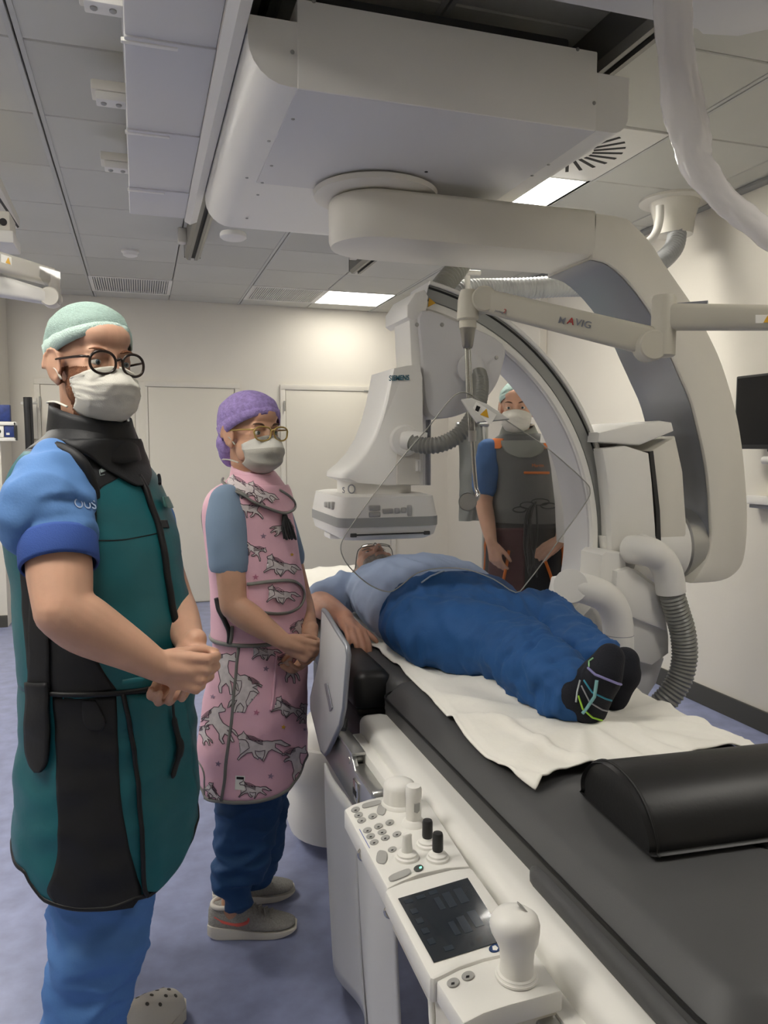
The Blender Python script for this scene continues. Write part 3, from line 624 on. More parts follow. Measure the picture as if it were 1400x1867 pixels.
# cable hooks and wire handle under the console
MB().tube([(.368+.012*math.cos(a), 1.275, .77+.012*math.sin(a)) for a in (2*math.pi*i/16 for i in range(17))], .003, 8).build('hook', STEEL, co, 60)
MB().tube([(.362+.010*math.cos(a), 1.105, .765+.010*math.sin(a)) for a in (2*math.pi*i/16 for i in range(17))], .003, 8).build('hook', STEEL, co, 60)
MB().tube(vs3([(.358, .92, .765), (.356, .90, .70), (.356, .87, .62), (.36, .84, .56), (.38, .80, .52)], 6), .005, 10).build('wire_handle', EQW, co, 60)
MB().box((.47, .75, .70), (.50, 1.40, .76), .004).build('rail_clamp', SILVER, co, 30)
# ---------------------------------------------------------------- lower-body shield: steel bar, curtain panels, folding flap
CURT = mat('pale_lead_vinyl', 'C9C9C9', .38, bump=.03, bscale=20)
ls = thing('table_radiation_shield', 'pale grey lead curtain hanging from a steel bar at the table side', 'radiation shield', (.46, 1.7, .7))
bar = MB().prism([(.478, 1.40, .648), (.478, 2.02, .645), (.478, 2.02, .76), (.478, 1.74, .768), (.478, 1.70, .735), (.478, 1.40, .735)], (-.012, 0, 0), .002).build('steel_bar', SILVER, ls, 30)
MB().box((.468, 1.40, .735), (.498, 1.72, .742), .001).build('bar_top', SILVER, bar, 30)
MB().box((.464, 1.72, .762), (.498, 2.02, .770), .001).build('bar_top', SILVER, bar, 30)
MB().box((.460, 1.66, .67), (.468, 1.70, .72), .003).build('latch', STEEL, bar, 30)
MB().box((.459, 1.665, .685), (.461, 1.695, .70), .0005).build('latch_slot', SHADOWGAP, bar, 30)
MB().prism([(.466, 1.41, .66), (.466, 1.66, .665), (.466, 1.68, .62), (.466, 1.60, .56), (.466, 1.41, .52)], (-.003, 0, 0), .001).build('hinge_plate', mat('steel_dark', '8F8D89', .28, .9), ls, 30)
def curtain(y0_, y1_, z0_, z1_, ph):
    g = []
    for i in range(25):
        t = i/24; row = []
        for j in range(17):
            v = j/16; y = y0_+(y1_-y0_)*t; z = z1_+(z0_-z1_)*v
            row.append((.452+.012*math.sin(t*math.pi*2+ph)*(.3+v)+.02*v*v, y, z))
        g.append(row)
    return MB().loft(g, closed=False, cap=False)
for k, (a, b2, ph) in enumerate(((1.36, 1.66, 2.0), (1.63, 1.94, .3))):
    c_ = curtain(a, b2, .13 if k else .10, .66, ph).build('curtain_panel', CURT, ls, 180)
    q = c_.modifiers.new('thickness', 'SOLIDIFY'); q.thickness = .006
# flap in front, standing up
fp = [at(*p, x=.46) for p in ((594, 1112), (600, 1118), (618, 1148), (638, 1178), (640, 1195), (632, 1290), (626, 1320), (603, 1368), (598, 1374), (592, 1368), (573, 1292), (573, 1270), (590, 1195))]
fl = MB().prism(fp, (-.012, 0, 0), .004).build('upright_flap', mat('flap_grey', 'BFBEBE', .4), ls, 40)
MB().tube([p+Vector((-.006, 0, 0)) for p in fp]+[fp[0]+Vector((-.006, 0, 0))], .0065, 8).build('flap_edge', GREYM, fl, 60)
MB().prism([at(*p, x=.447) for p in ((592, 1247), (597, 1245), (607, 1290), (602, 1297))], (-.002, 0, 0), .0006).build('flap_slot', GREYM, fl, 30)
MB().tube([at(628, 1312, x=.47), at(624, 1330, x=.46)], .010, 12).build('hinge', DARKM, ls, 50)
# ================================================================== CEILING-SUSPENDED ACRYLIC SHIELD
sd = thing('acrylic_radiation_shield', 'clear acrylic radiation shield hanging on a jointed beige ceiling arm', 'radiation shield', tuple(at(1210, 590, d=2.2)))
ARM = mat('beige_arm', 'CFCABA', .42)
def armbox(p, q, h0, h1, wd, up=Vector((0, 0, 1)), n=10):
    d = (q-p).normalized(); s_ = d.cross(up).normalized(); u2 = s_.cross(d); rg = []
    for i in range(n+1):
        t = i/n; c_ = p.lerp(q, t); h = h0+(h1-h0)*t
        rg.append([c_+s_*a+u2*b2 for a, b2 in rrect(-wd, wd, -h, h, min(wd, h)*.5, 3)])
    return MB().loft(rg)
JA = at(1209, 615, d=2.16); JB = at(880, 548, d=2.30)
a1_ = armbox(at(1209, 578, d=2.16), at(1470, 580, d=1.98), .036, .030, .03).build('upper_arm', ARM, sd, 40)
a2_ = armbox(JA+Vector((0, 0, -.02)), JB, .040, .034, .026).build('lower_arm', ARM, sd, 40)
MB().lathe([(.028, -.085), (.034, -.08), (.034, .075), (.03, .085), (0, .085)], JA+Vector((0, 0, .03)), (0, 0, 1), 28).build('elbow_joint', ARM, sd, 40)
MB().lathe([(.038, -.032), (.042, -.028), (.042, .028), (.038, .032), (0, .032)], JA+Vector((-.035, .01, -.025)), (.25, .97, 0), 28).build('arm_end', ARM, sd, 40)
MB().lathe([(.034, -.034), (.038, -.03), (.038, .03), (.034, .034), (0, .034)], JB, (.25, .97, 0), 28).build('wrist_joint', ARM, sd, 40)
JC = at(853, 560, d=2.30)
MB().lathe([(.029, -.04), (.033, -.035), (.031, .02), (.022, .05), (0, .052)], JC, (0, 0, 1), 24).build('knuckle', ARM, sd, 40)
MB().lathe([(.026, -.062), (.026, -.04), (0, -.04)], JC, (0, 0, 1), 24).build('knuckle_ring', ARM, sd, 40)
MB().lathe([(.013, -.122), (.016, -.115), (.024, -.062), (0, -.06)], JC, (0, 0, 1), 24).build('steel_cone', MATS['steel_dark'], sd, 40)
MB().tube([at(1208, 558, d=2.16)+Vector((0, 0, -.004)), at(1290, 561, d=2.10)+Vector((0, 0, .01))], .01, 8).build('arm_seam', GREYM, sd, 40)
# lettering on the arms (they face the camera side, -y)
dv = (JA+Vector((0, 0, -.02))-JB).normalized(); nv = Vector((-.25, -.97, 0))
def onarm(px, py, off=.0285):
    p = at(px, py, d=2.23); t = (p-JB).dot(dv); base = JB+dv*t
    s_ = dv.cross(Vector((0, 0, 1))).normalized()
    s_ = s_ if s_.y < 0 else -s_
    u2 = (Vector((0, 0, 1))-dv*dv.z).normalized()
    return base+s_*off+u2*((p-base).dot(u2)), u2
p, u2 = onarm(1017, 590); text('M', .027, p, dv, u2, GREYM, a2_, bold=.00012)
p, u2 = onarm(1034, 592); text('A', .027, p, dv, u2, mat('print_red', 'B03A34', .5), a2_, bold=.0003, sx=1.1)
p, u2 = onarm(1048, 595); text('VIG', .027, p, dv, u2, GREYM, a2_, bold=.0003, sx=1.1)
p, u2 = onarm(898, 564); text('portegra', .011, p, dv, u2, GREYM, a2_, sx=.9)
p, u2 = onarm(914, 567); text('2', .017, p, dv, u2, MATS['print_red'], a2_)
wp = at(1389, 583, d=2.035)
MB().prism([at(1378, 574, d=1.985), at(1412, 574, d=1.985), at(1412, 589, d=1.985), at(1378, 589, d=1.985)], (0, .002, 0)).build('label', LABELW, sd, 0)
MB().prism([at(1392, 588, d=1.983), at(1408, 588, d=1.983), at(1400, 575, d=1.983)], (0, .001, 0)).build('warning_triangle', YELLOW, sd, 0)
# rods
r0 = JC+Vector((0, 0, -.11))
rt = at(861, 795, d=2.29)
for k, (dx, dy) in enumerate(((-.006, 0), (.006, 0), (0, .008))):
    MB().tube([r0+Vector((dx, dy, 0)), at(856, 730, d=2.30)+Vector((dx, dy, 0)), rt+Vector((dx, dy, 0))], .0042, 10).build('rod', STEEL, sd, 60)
MB().lathe([(.012, -.016), (.012, .016)], rt, (0, 0, 1), 16).build('clamp', SILVER, sd, 40)
MB().tube(vs3([rt, at(864, 850, d=2.28), at(868, 890, d=2.27), at(872, 902, d=2.26), at(866, 912, d=2.255), at(855, 914, d=2.25)], 6), .0065, 12).build('hook_rod', STEEL, sd, 60)
dd_ = at(852, 915, d=2.245)
MB().lathe([(.027, 0), (.027, .006), (.025, .008), (0, .008)], dd_, -nv*-1, 32).build('mount_disc', SILVER, sd, 40)
# the clear pane: bent outline with a cut-out for the body
GL = mat('clear_acrylic', 'E6E6E8', .03, trans=1, ior=1.3, spec=.5)
ol = vs3([at(*p, d=2.24) for p in ((838, 716), (815, 735), (780, 780), (735, 832), (690, 890), (650, 945), (628, 978), (621, 1000), (630, 1024), (650, 1047), (677, 1068), (709, 1079), (730, 1068), (760, 1045), (800, 1036), (850, 1038), (900, 1056), (940, 1080), (962, 1060), (1000, 1010), (1040, 955), (1070, 912), (1075, 895), (1068, 880), (1030, 845), (985, 808), (930, 772), (890, 745), (862, 722))], 3, True)
pn = MB().prism(ol, tuple(-cf*.006)).build('acrylic_pane', GL, sd, 0)
EDG = mat('bright_pane_edge', 'D8D6CC', .25, trans=.3)
MB().tube([p-cf*.003 for p in ol]+[ol[0]-cf*.003], .0018, 6).build('pane_edge', EDG, sd, 60)
hq = [at(*p, d=2.22) for p in ((840, 730), (858, 728), (884, 738), (926, 766), (908, 768), (868, 772), (856, 756))]
hd = MB().prism(hq, tuple(cf*-.03), .004).build('handle_block', mat('milky_plastic', 'EDEBE4', .25, trans=.25), sd, 40)
MB().prism([at(*p, d=2.188) for p in ((862, 744), (868, 732), (905, 756), (896, 772), (890, 772))], tuple(cf*.001)).build('label', LABELW, hd, 0)
MB().prism([at(*p, d=2.186) for p in ((875, 756), (891, 762), (887, 745))], tuple(cf*.001)).build('warning_triangle', YELLOW, hd, 0)
MB().prism([at(*p, d=2.186) for p in ((866, 748), (872, 751), (876, 742), (869, 739))], tuple(cf*.001)).build('symbol', INK, hd, 0)
# grey lead drape hanging behind, right of the column
dr = at(835, 770, y=3.9)
g = []
for i in range(21):
    t = i/20; px = 836+(882-836)*t; row = []
    for j in range(25):
        v = j/24; p = at(px+4*math.sin(v*3), 775+175*v, y=3.9)
        row.append(p+Vector((0, .02*math.sin(t*7+v*3)+.012*noise.noise((t*4, v*7, 2)), 0)))
    g.append(row)
ld = thing('lead_drape', 'crinkled grey lead drape hanging behind the steel rod', 'drape', tuple(at(859, 775, y=3.9)))
MB().loft(g, closed=False, cap=False).build('drape_sheet', mat('grey_drape', '8F928E', .35, bump=.15, bscale=12), ld, 180)
MB().tube([at(832, 774, y=3.9), at(890, 774, y=3.9)], .012, 12).build('hanging_bar', SILVER, ld, 50)
MB().box(tuple(at(884, 1290, y=3.92)+Vector((-.02, 0, 0))), tuple(at(889, 770, y=3.92)+Vector((.005, .025, 0))), .004).build('stand_post', SILVER, ld, 30)
# ================================================================== RIGHT WALL
mo = thing('wall_monitor', 'flat black monitor mounted on the right wall', 'monitor', (XR, 3.0, 1.68))
ma, mb_ = at(1338, 687, x=2.98), at(1350, 818, x=2.98)
y_far = (ma.y+mb_.y)/2
MB().box((2.965, 2.72, 1.49), (3.0, y_far, 1.865), .006).build('monitor_housing', DARKM, mo, 30)
MB().box((2.9635, 2.735, 1.512), (2.966, y_far-.012, 1.853)).build('screen', mat('screen_black', '17181B', .15), mo, 0)
MB().box((2.955, 2.98, 1.477), (2.99, 3.06, 1.492), .003).build('sensor_bump', DARKM, mo, 30)
MB().box((3.0, 2.95, 1.6), (XR, 3.1, 1.75), .01).build('wall_bracket', DARKM, mo, 30)
MB().tube([(2.93, 3.05, 1.435), (2.93, 2.8, 1.435)], .02, 14).build('handle', EQW, mo, 50)
MB().box((2.93, 2.85, 1.44), (2.99, 2.88, 1.50), .004).build('handle_stem', EQW, mo, 30)
tq = at(1362, 903, x=3.04); tl = at(1362, 925, x=3.04)
tr_ = thing('cable_trunking', 'white cable trunking running along the right wall below the monitor', 'trunking', (XR, 2.5, tq.z))
MB().box((3.03, -1.0, tl.z+.02), (XR-.001, tq.y, tq.z), .006).build('cover', EQW, tr_, 30)
MB().box((3.045, -1.0, tl.z), (XR-.001, tq.y-.01, tl.z+.018), .003).build('lower_lip', GREYM, tr_, 30)
# ================================================================== LEFT EDGE
ga = thing('ceiling_boom', 'white jointed ceiling arm with warning label at the left edge', 'ceiling arm', tuple(at(-30, 440, d=2.5)))
armbox(at(-60, 462, d=2.5), at(92, 505, d=2.75), .034, .03, .03).build('upper_arm', EQG, ga, 40)
armbox(at(-40, 512, d=2.6), at(88, 543, d=2.7), .042, .022, .03).build('lower_arm', EQW, ga, 40)
MB().lathe([(.03, -.03), (.034, -.025), (.034, .025), (.03, .03), (0, .03)], at(93, 543, d=2.7), (.1, .99, 0), 24).build('joint', EQG, ga, 40)
MB().lathe([(.02, -.04), (.02, .05)], at(99, 520, d=2.74), (0, 0, 1), 20).build('joint_post', EQG, ga, 40)
MB().prism([at(*p, d=2.50) for p in ((2, 463), (21, 469), (21, 484), (2, 478))], tuple(cf*.002)).build('label', LABELW, ga, 0)
MB().prism([at(*p, d=2.495) for p in ((10, 479), (19, 482), (15, 469))], tuple(cf*.001)).build('warning_triangle', YELLOW, ga, 0)
MB().prism([at(*p, d=2.68) for p in ((55, 480), (110, 496), (112, 556), (108, 556))], tuple(cf*.003)).build('clear_panel', GL, ga, 0)
lm = thing('ceiling_camera', 'small white ceiling camera on a black grooved rail at the left edge', 'camera', tuple(at(0, 360, z=2.7)))
MB().box(tuple(at(-60, 437, y=3.4)), tuple(at(24, 420, y=3.4)+Vector((0, .2, 0))), .006).build('housing', EQW, lm, 30)
MB().box(tuple(at(-60, 418, y=3.42)), tuple(at(17, 385, y=3.42)+Vector((0, .16, 0))), .006).build('body', EQG, lm, 30)
MB().lathe([(.014, 0), (.014, -.006), (0, -.006)], at(6, 405, y=3.42), (0, 1, 0), 20).build('lens', BLACK, lm, 40)
q0, q1 = at(-60, 300, z=2.62), at(36, 418, z=2.62)
MB().prism([at(-60, 260, z=2.62), at(-5, 330, z=2.62), at(36, 415, z=2.62), at(30, 418, z=2.62), at(-60, 330, z=2.62)], (0, 0, .05), .003).build('rail', EQG, lm, 30)
MB().prism([at(-40, 310, z=2.619), at(-36, 306, z=2.619), at(35, 414, z=2.619), at(32, 416, z=2.619)], (0, 0, .004)).build('rail_groove', BLACK, lm, 0)
# glove boxes in a wall rack
gb = thing('glove_box_rack', 'white two tier wall rack holding glove boxes at the far left', 'rack', (-1.35, 6.98, 1.5))
def gy(px, py): return at(px, py, y=6.9)
for (t_, b2) in ((769, 775), (798, 804)):
    MB().box(tuple(gy(-30, b2)), tuple(gy(29, t_)+Vector((0, .08, 0))), .003).build('shelf', LABELW, gb, 30)
MB().box(tuple(gy(26, 803)), tuple(gy(28.5, 770)+Vector((0, .08, 0))), .002).build('side', DARKM, gb, 30)
BOXB = mat('carton_blue', '2A3C78', .5, var=.25, scale=30)
for k, (a, b2, c2, d2, lab) in enumerate(((-10, 17, 738, 768, 'blue carton standing on top of the wall rack'), (8, 25, 776, 797, 'blue glove carton inside the wall rack, right one'), (-14, 6, 776, 797, 'pale glove carton with round opening inside the wall rack'))):
    t = thing('glove_box', lab, 'box', tuple(gy((a+b2)/2, d2)), group='cartons on the wall rack')
    MB().box(tuple(gy(a, d2)+Vector((0, .012, 0))), tuple(gy(b2, c2)+Vector((0, .07, 0))), .002).build('carton', BOXB if k < 2 else LABELW, t, 30)
    q = gy((a+b2)/2+1, (c2+d2)/2)
    if k == 2: MB().lathe([(.018, 0), (.018, -.002), (0, -.002)], q+Vector((0, .012, 0)), (0, 1, 0), 16).build('opening', INK, t, 40)
    else: MB().box(tuple(gy(a+3, d2-4)+Vector((0, .010, 0))), tuple(gy(a+9, d2-8)+Vector((0, .013, 0)))).build('printed_mark', LABELW, t, 0)
for k in range(2):
    px = 47+6*k; g = []
    for i in range(7):
        row = []
        for j in range(17):
            v = j/16; p = at(px, 724+250*v, y=7.2+.05*k)
            row.append(p+Vector((.022*math.sin(v*2.6)+(-.012+.004*i)*1.2, .012*math.cos(i), 0)))
        g.append(row)
    o = MB().loft(g, closed=False, cap=False).build('hanging_apron', mat('dark_apron', '3B3B3C', .6), None, 180, label=('dark lead apron hanging nearest the left wall corner', 'dark lead apron hanging nearer the first door')[k], cat='apron', group='aprons hanging at the far left')
    q = o.modifiers.new('thickness', 'SOLIDIFY'); q.thickness = .01
hk = thing('apron_rack', 'white wall rack for hanging aprons beside the first door', 'rack', tuple(at(64, 740, y=7.5)))
MB().tube([at(66, 735, y=7.45), at(40, 735, y=7.22)], .012, 12).build('rack_bar', EQW, hk, 50)
MB().box(tuple(at(60, 800, y=7.5)), tuple(at(66, 725, y=7.5)+Vector((0, .045, 0))), .003).build('rack_plate', EQG, hk, 30)
# ================================================================== PEOPLE: tools
from mathutils.bvhtree import BVHTree
def evalmesh(me, mods):
    o = bpy.data.objects.new('tmp', me); COL.objects.link(o)
    for ty, kw in mods:
        m = o.modifiers.new('m', ty)
        for k, v in kw.items(): setattr(m, k, v)
    dg = bpy.context.evaluated_depsgraph_get(); dg.update()
    r = bpy.data.meshes.new_from_object(o.evaluated_get(dg)); bpy.data.objects.remove(o); bpy.data.meshes.remove(me)
    return r
def remesh(mb, voxel=.004, it=5, fac=.5):
    return evalmesh(mb.mesh('tmp', 0), [('REMESH', dict(mode='VOXEL', voxel_size=voxel)), ('SMOOTH', dict(factor=fac, iterations=it))])
def wrinkle(me, amp, sc=9, st=(1, 1, 1), seed=0, fine=.3, where=None):
    nv = len(me.vertices); nor = np.empty(nv*3); co = np.empty(nv*3)
    me.vertices.foreach_get('co', co); me.vertex_normals.foreach_get('vector', nor)
    co = co.reshape(-1, 3); nor = nor.reshape(-1, 3)
    for i in range(nv):
        x, y, z = co[i]
        p = (x*sc*st[0]+seed, y*sc*st[1], z*sc*st[2])
        w_ = noise.noise((p[0]*.5+9, p[1]*.5, p[2]*.5))*.8
        f = (1-2*abs(noise.noise((p[0]+w_, p[1]+w_, p[2]-w_))))*.6+fine*noise.noise((p[0]*2.7, p[1]*2.7, p[2]*2.7))
        k = amp*(where(Vector((x, y, z))) if where else 1)
        co[i] += nor[i]*(f*k)
    me.vertices.foreach_set('co', co.ravel()); me.update(); return me
def capsule(mb, pts, rs, n=16, sq=1.0):
    """limb: tube through the points with round ends"""
    pts = [Vector(p) for p in pts]; pr = spline([(*p, r) for p, r in zip(pts, rs)], 4) if len(pts) > 2 else [(*pts[0], rs[0]), (*pts[1], rs[1])]
    mb.tube([q[:3] for q in pr], [float(q[3]) for q in pr], n, True)
    mb.sphere(pts[0], rs[0]*.99, 14); mb.sphere(pts[-1], rs[-1]*.99, 14)
def hand(mb, w_, d, n, s, curl, sc=1.0, thumb=(.75, .5, .25), tc=.5, spread=.0):
    """wrist, direction to knuckles, palm normal (side the fingers close to), thumb side, curl per finger in degrees"""
    w_ = Vector(w_); d = Vector(d).normalized(); n = Vector(n); n = (n-d*n.dot(d)).normalized(); s = Vector(s); s = (s-d*s.dot(d)-n*s.dot(n)).normalized()
    L = [(.030, .086, (.042, .026, .022), .0088), (.010, .090, (.046, .030, .023), .009), (-.010, .086, (.042, .028, .022), .0086), (-.029, .078, (.034, .021, .019), .0078)]
    for k, (o_, kn, seg, r) in enumerate(L):
        b0 = w_+s*o_*.55*sc+d*.008*sc; k0 = w_+(s*o_+d*kn)*sc-n*.003*sc
        capsule(mb, [b0, (b0+k0)/2+n*.003*sc, k0], [.014*sc, .0135*sc, .0105*sc], 12)
        p = k0; a = 0; pts = [p]; c_ = curl[k] if hasattr(curl, '__len__') else curl
        for j, sl_ in enumerate(seg):
            a += R(c_)*(.9, 1.0, .7)[j]
            p = p+(d*math.cos(a)+n*math.sin(a)+s*(o_*spread))*sl_*sc; pts.append(p)
        capsule(mb, pts, [r*sc*1.08, r*sc*1.02, r*sc*.95, r*sc*.78], 12)
    capsule(mb, [w_-d*.02*sc, w_+d*.04*sc, w_+d*.075*sc], [.024*sc, .02*sc, .012*sc], 12)
    b0 = w_+(d*.018+s*.018+n*.008)*sc; dr_ = (d*thumb[0]+s*thumb[1]+n*thumb[2]).normalized()
    p1 = b0+dr_*.044*sc; d2 = (dr_+(d*.4-s*.5+n*.2)*tc).normalized(); p2 = p1+d2*.033*sc; d3 = (d2+(d*.2-s*.5+n*.3)*tc).normalized(); p3 = p2+d3*.025*sc
    capsule(mb, [b0, p1, p2, p3], [.016*sc, .0115*sc, .0105*sc, .008*sc], 12)
class Head:
    def __init__(s, org, fwd, up, sc=1.0):
        s.o = Vector(org); s.x = Vector(fwd).normalized(); s.z = Vector(up); s.z = (s.z-s.x*s.z.dot(s.x)).normalized(); s.y = s.z.cross(s.x); s.k = sc
        s.m = Matrix((s.x, s.y, s.z)).transposed().to_4x4()
    def __call__(s, x, y, z): return s.o+(s.x*x+s.y*y+s.z*z)*s.k
    def ell(s, mb, c, r, rot=None):
        m = s.m @ rot if rot else s.m
        mb.sphere(s(*c), [q*s.k for q in r], 20, mat=m)
    def skull(s, mb, neck=None, lips=False, jaw=1.0):
        e = s.ell
        e(mb, (-.014, 0, .028), (.098, .077, .090)); e(mb, (.028, 0, -.03), (.062, .063*jaw, .082)); e(mb, (.032, 0, -.072), (.055, .052*jaw, .043)); e(mb, (.066, 0, -.098), (.024, .026, .019))
        e(mb, (.070, 0, .022), (.022, .052, .016)); e(mb, (.052, 0, .055), (.045, .058, .04))
        for q in (-1, 1):
            e(mb, (.056, q*.044, -.032), (.028, .020, .022)); e(mb, (.03, q*.055, -.055), (.035, .014, .035))
            e(mb, (-.008, q*.081, -.012), (.021, .008, .036), Matrix.Rotation(q*R(-24), 4, 'Z')); e(mb, (.0, q*.078, -.040), (.011, .008, .014))
            mb.tube([s(-.009+.022*math.cos(a), q*(.088-.008*math.cos(a)), -.010+.035*math.sin(a)) for a in np.linspace(-1.2, 3.4, 14)], .0042*s.k, 8)
            mb.tube([s(.0815-.018*abs(t)**2, q*.033+t*.018, .0085-.005*t*t) for t in np.linspace(-1, 1, 9)], .0058*s.k, 8)
            mb.tube([s(.0805-.018*abs(t)**2, q*.033+t*.018, -.0105+.004*t*t) for t in np.linspace(-1, 1, 9)], .0048*s.k, 8)
        capsule(mb, [s(.088, 0, .012), s(.100, 0, -.018), s(.113, 0, -.040)], [.008*s.k, .0095*s.k, .0125*s.k], 12)
        for q in (-1, 1): e(mb, (.099, q*.013, -.043), (.011, .008, .008))
        if lips:
            e(mb, (.088, 0, -.066), (.012, .024, .005)); e(mb, (.087, 0, -.074), (.012, .021, .006))
        if neck is not None: capsule(mb, [s(-.025, 0, -.04), s(-.02, 0, -.10), neck], [.058*s.k, .056*s.k, .060*s.k], 20)
    def eyes(s, parent, iris='4A5A60', lid=None):
        WH = mat('eye_white', 'DAD5CC', .25); IR = mat('iris_'+iris, iris, .2); PU = mat('pupil', '080808', .15)
        for q in (-1, 1):
            c = s(.0725, q*.033, -.0015)
            o = MB().sphere(c, .0125*s.k, 16, mat=s.m).build('eye', WH, parent, 180)
            n = (s.x+s.y*0).normalized()
            MB().lathe([(.0056*s.k, .0108*s.k), (.005*s.k, .0122*s.k), (.003*s.k, .0128*s.k), (0, .0129*s.k)], c, n, 16).build('iris', IR, o, 60)
            MB().lathe([(.0024*s.k, .0126*s.k), (.002*s.k, .0132*s.k), (0, .0133*s.k)], c, n, 12).build('pupil', PU, o, 60)
    def brows(s, parent, m):
        for q in (-1, 1):
            MB().tube([s(.089-.022*abs((t-.2)*.8)**2, q*(.014+.038*t), .021+.006*math.sin(t*2.6)) for t in np.linspace(0, 1, 8)], [.0022, .0035, .004, .004, .0036, .003, .0022, .0012], 8, sq=.7).build('eyebrow', m, parent, 180)
    def mask(s, parent, m, m2=None, drop=.0, pleats=0, size=1.0, ridge=1.0, wide=76):
        nu, nv = 36, 30; g = []
        prof = spline([(0, .101), (.12, .115), (.28, .134), (.42, .134), (.6, .124), (.78, .114), (.92, .088), (1, .062)], 10)
        pv = [q[0] for q in prof]; px_ = [q[1] for q in prof]
        for j in range(nv+1):
            v = j/nv; row = []; xf = float(np.interp(v, pv, px_))
            for i in range(nu+1):
                u = 2*i/nu-1; ph = u*R(wide)
                z0 = -.008-.030*abs(u)**1.6; z1 = -.126+.034*abs(u)**1.8-drop
                z = z0+(z1-z0)*v
                wy = .0745*size-.010*v*v
                cth = math.cos(ph); y = wy*math.sin(ph)
                x = .016+(xf-.016)*cth**(.62+.35*ridge*math.exp(-((v-.25)/.25)**2))
                wv = .0022*noise.noise((u*4, v*9, 3.1))*(1 if pleats else 1.3)
                if pleats: wv += .0022*math.sin(v*math.pi*2*pleats)*cth
                else: wv += .006*max(0, 1-abs(noise.noise((u*2.0+2, v*6.5, 1.7)))*6)*abs(u)**.5
                row.append(s(x+wv, y, z))
            g.append(row)
        mb = MB(); mb.loft(g, closed=False, cap=False)
        if m2: mb.mi = [1 if (k//nu) < nv*.30 else 0 for k in range(len(mb.mi))]
        o = mb.build('face_mask', [m, m2] if m2 else m, parent, 180)
        q = o.modifiers.new('thickness', 'SOLIDIFY'); q.thickness = .002
        for q in (-1, 1):
            MB().tube(vs3([s(.016, q*.075*size, -.040), s(.0, q*.084, -.018), s(-.03, q*.086, -.010), s(-.07, q*.075, .0), s(-.105, q*.03, .01)], 5), .0032, 8, sq=.5).build('mask_tie', m, o, 180)
            MB().tube(vs3([s(.022, q*.066*size, -.090-drop), s(-.01, q*.078, -.088), s(-.05, q*.078, -.088), s(-.09, q*.04, -.09)], 5), .0032, 8, sq=.5).build('mask_tie', m, o, 180)
        return o
    def cap(s, parent, m, mband, puff=.012, front=.050, back=-.005, high=.02, bun=False, pw=1.5, hug=.003):
        nt, nv = 64, 22; g = []; zc = .022
        for j in range(nv+1):
            v = j/nv; row = []
            for i in range(nt):
                t = 2*math.pi*i/nt; c_, n_ = math.cos(t), math.sin(t)
                zb_ = back+(front-back)*(.5+.5*c_)**pw
                # polar angle runs from hem to crown
                zz = zb_+(.118+high-zb_)*math.sin(v*math.pi/2)
                hz = (zz-zc)/(.096+high if zz > zc else .13)
                rr = math.sqrt(max(0.0, 1-min(1, abs(hz))**2.2)) if v < 1 else 0.001
                w_ = 1+.05*noise.noise((c_*3, n_*3, v*5))+.03*noise.noise((c_*9, n_*9, v*7))
                if v < .12: w_ -= .015*(1-v/.12)
                pf_ = puff*min(1, .25+v*2.2)+hug
                row.append(s(-.012+(.098+pf_)*rr*c_*w_, (.077+pf_)*rr*n_*w_, zz))
            g.append(row)
        o = MB().loft(g, True, False).build('surgical_cap', m, parent, 180)
        bd = []
        for v_, of in ((-.01, 0), (.0, .003), (.5, .004), (1, .003), (1.03, 0)):
            row = []
            for i in range(nt):
                a = Vector(g[0][i]); b_ = Vector(g[4][i]); c_ = a.lerp(b_, v_); row.append(c_+(c_-s(-.014, 0, .02)).normalized()*of)
            bd.append(row)
        MB().loft(bd, True, False).build('cap_band', mband, o, 180)
        return o
    def glasses(s, parent, mf, mt, rx=.024, rz=.021, x=.108, wy=.034, r=.0022, shape=2.2, half=False, lens=True, z=-.004):
        o = None; fr = MB()
        for q in (-1, 1):
            pts = []
            for k in range(33):
                a = 2*math.pi*k/32; c_, n_ = math.cos(a), math.sin(a)
                ey = math.copysign(abs(c_)**(2/shape), c_)*rx; ez = math.copysign(abs(n_)**(2/shape), n_)*rz
                if ez > 0 and half: ez *= .8; ey *= 1.06
                yy = q*wy+ey
                pts.append(s(x-.16*max(0, abs(yy)-.01)**1.5*4, yy, z+ez))
            ob = MB().tube(pts, r, 8, False).build('glasses_frame' if o is None else 'rim', mf, parent if o is None else o, 180)
            if o is None: o = ob
            ce = s(x-.012, q*wy, z)
            if lens: MB().loft([[Vector(p)-s.x*.0006 for p in pts[:-1]], [Vector(p)+s.x*.0006 for p in pts[:-1]]], True, True).build('lens', LENS, o, 30)
            ey_ = wy+rx
            MB().tube(vs3([s(x-.012, q*ey_, z+.010), s(x-.03, q*(.074), z+.010), s(.03, q*.081, z+.008), s(-.01, q*.083, z+.004), s(-.03, q*.083, z-.02)], 4), r*1.05, 8, sq=.8).build('temple_arm', mt, o, 180)
        MB().tube(vs3([s(x-.002, -(wy-rx)+.001, z+.006), s(x+.004, 0, z+.010), s(x-.002, (wy-rx)-.001, z+.006)], 5), r, 8).build('bridge', mf, o, 180)
        return o
LENS = mat('lens_glass', 'E9E9E6', .02, trans=1, ior=1.15)
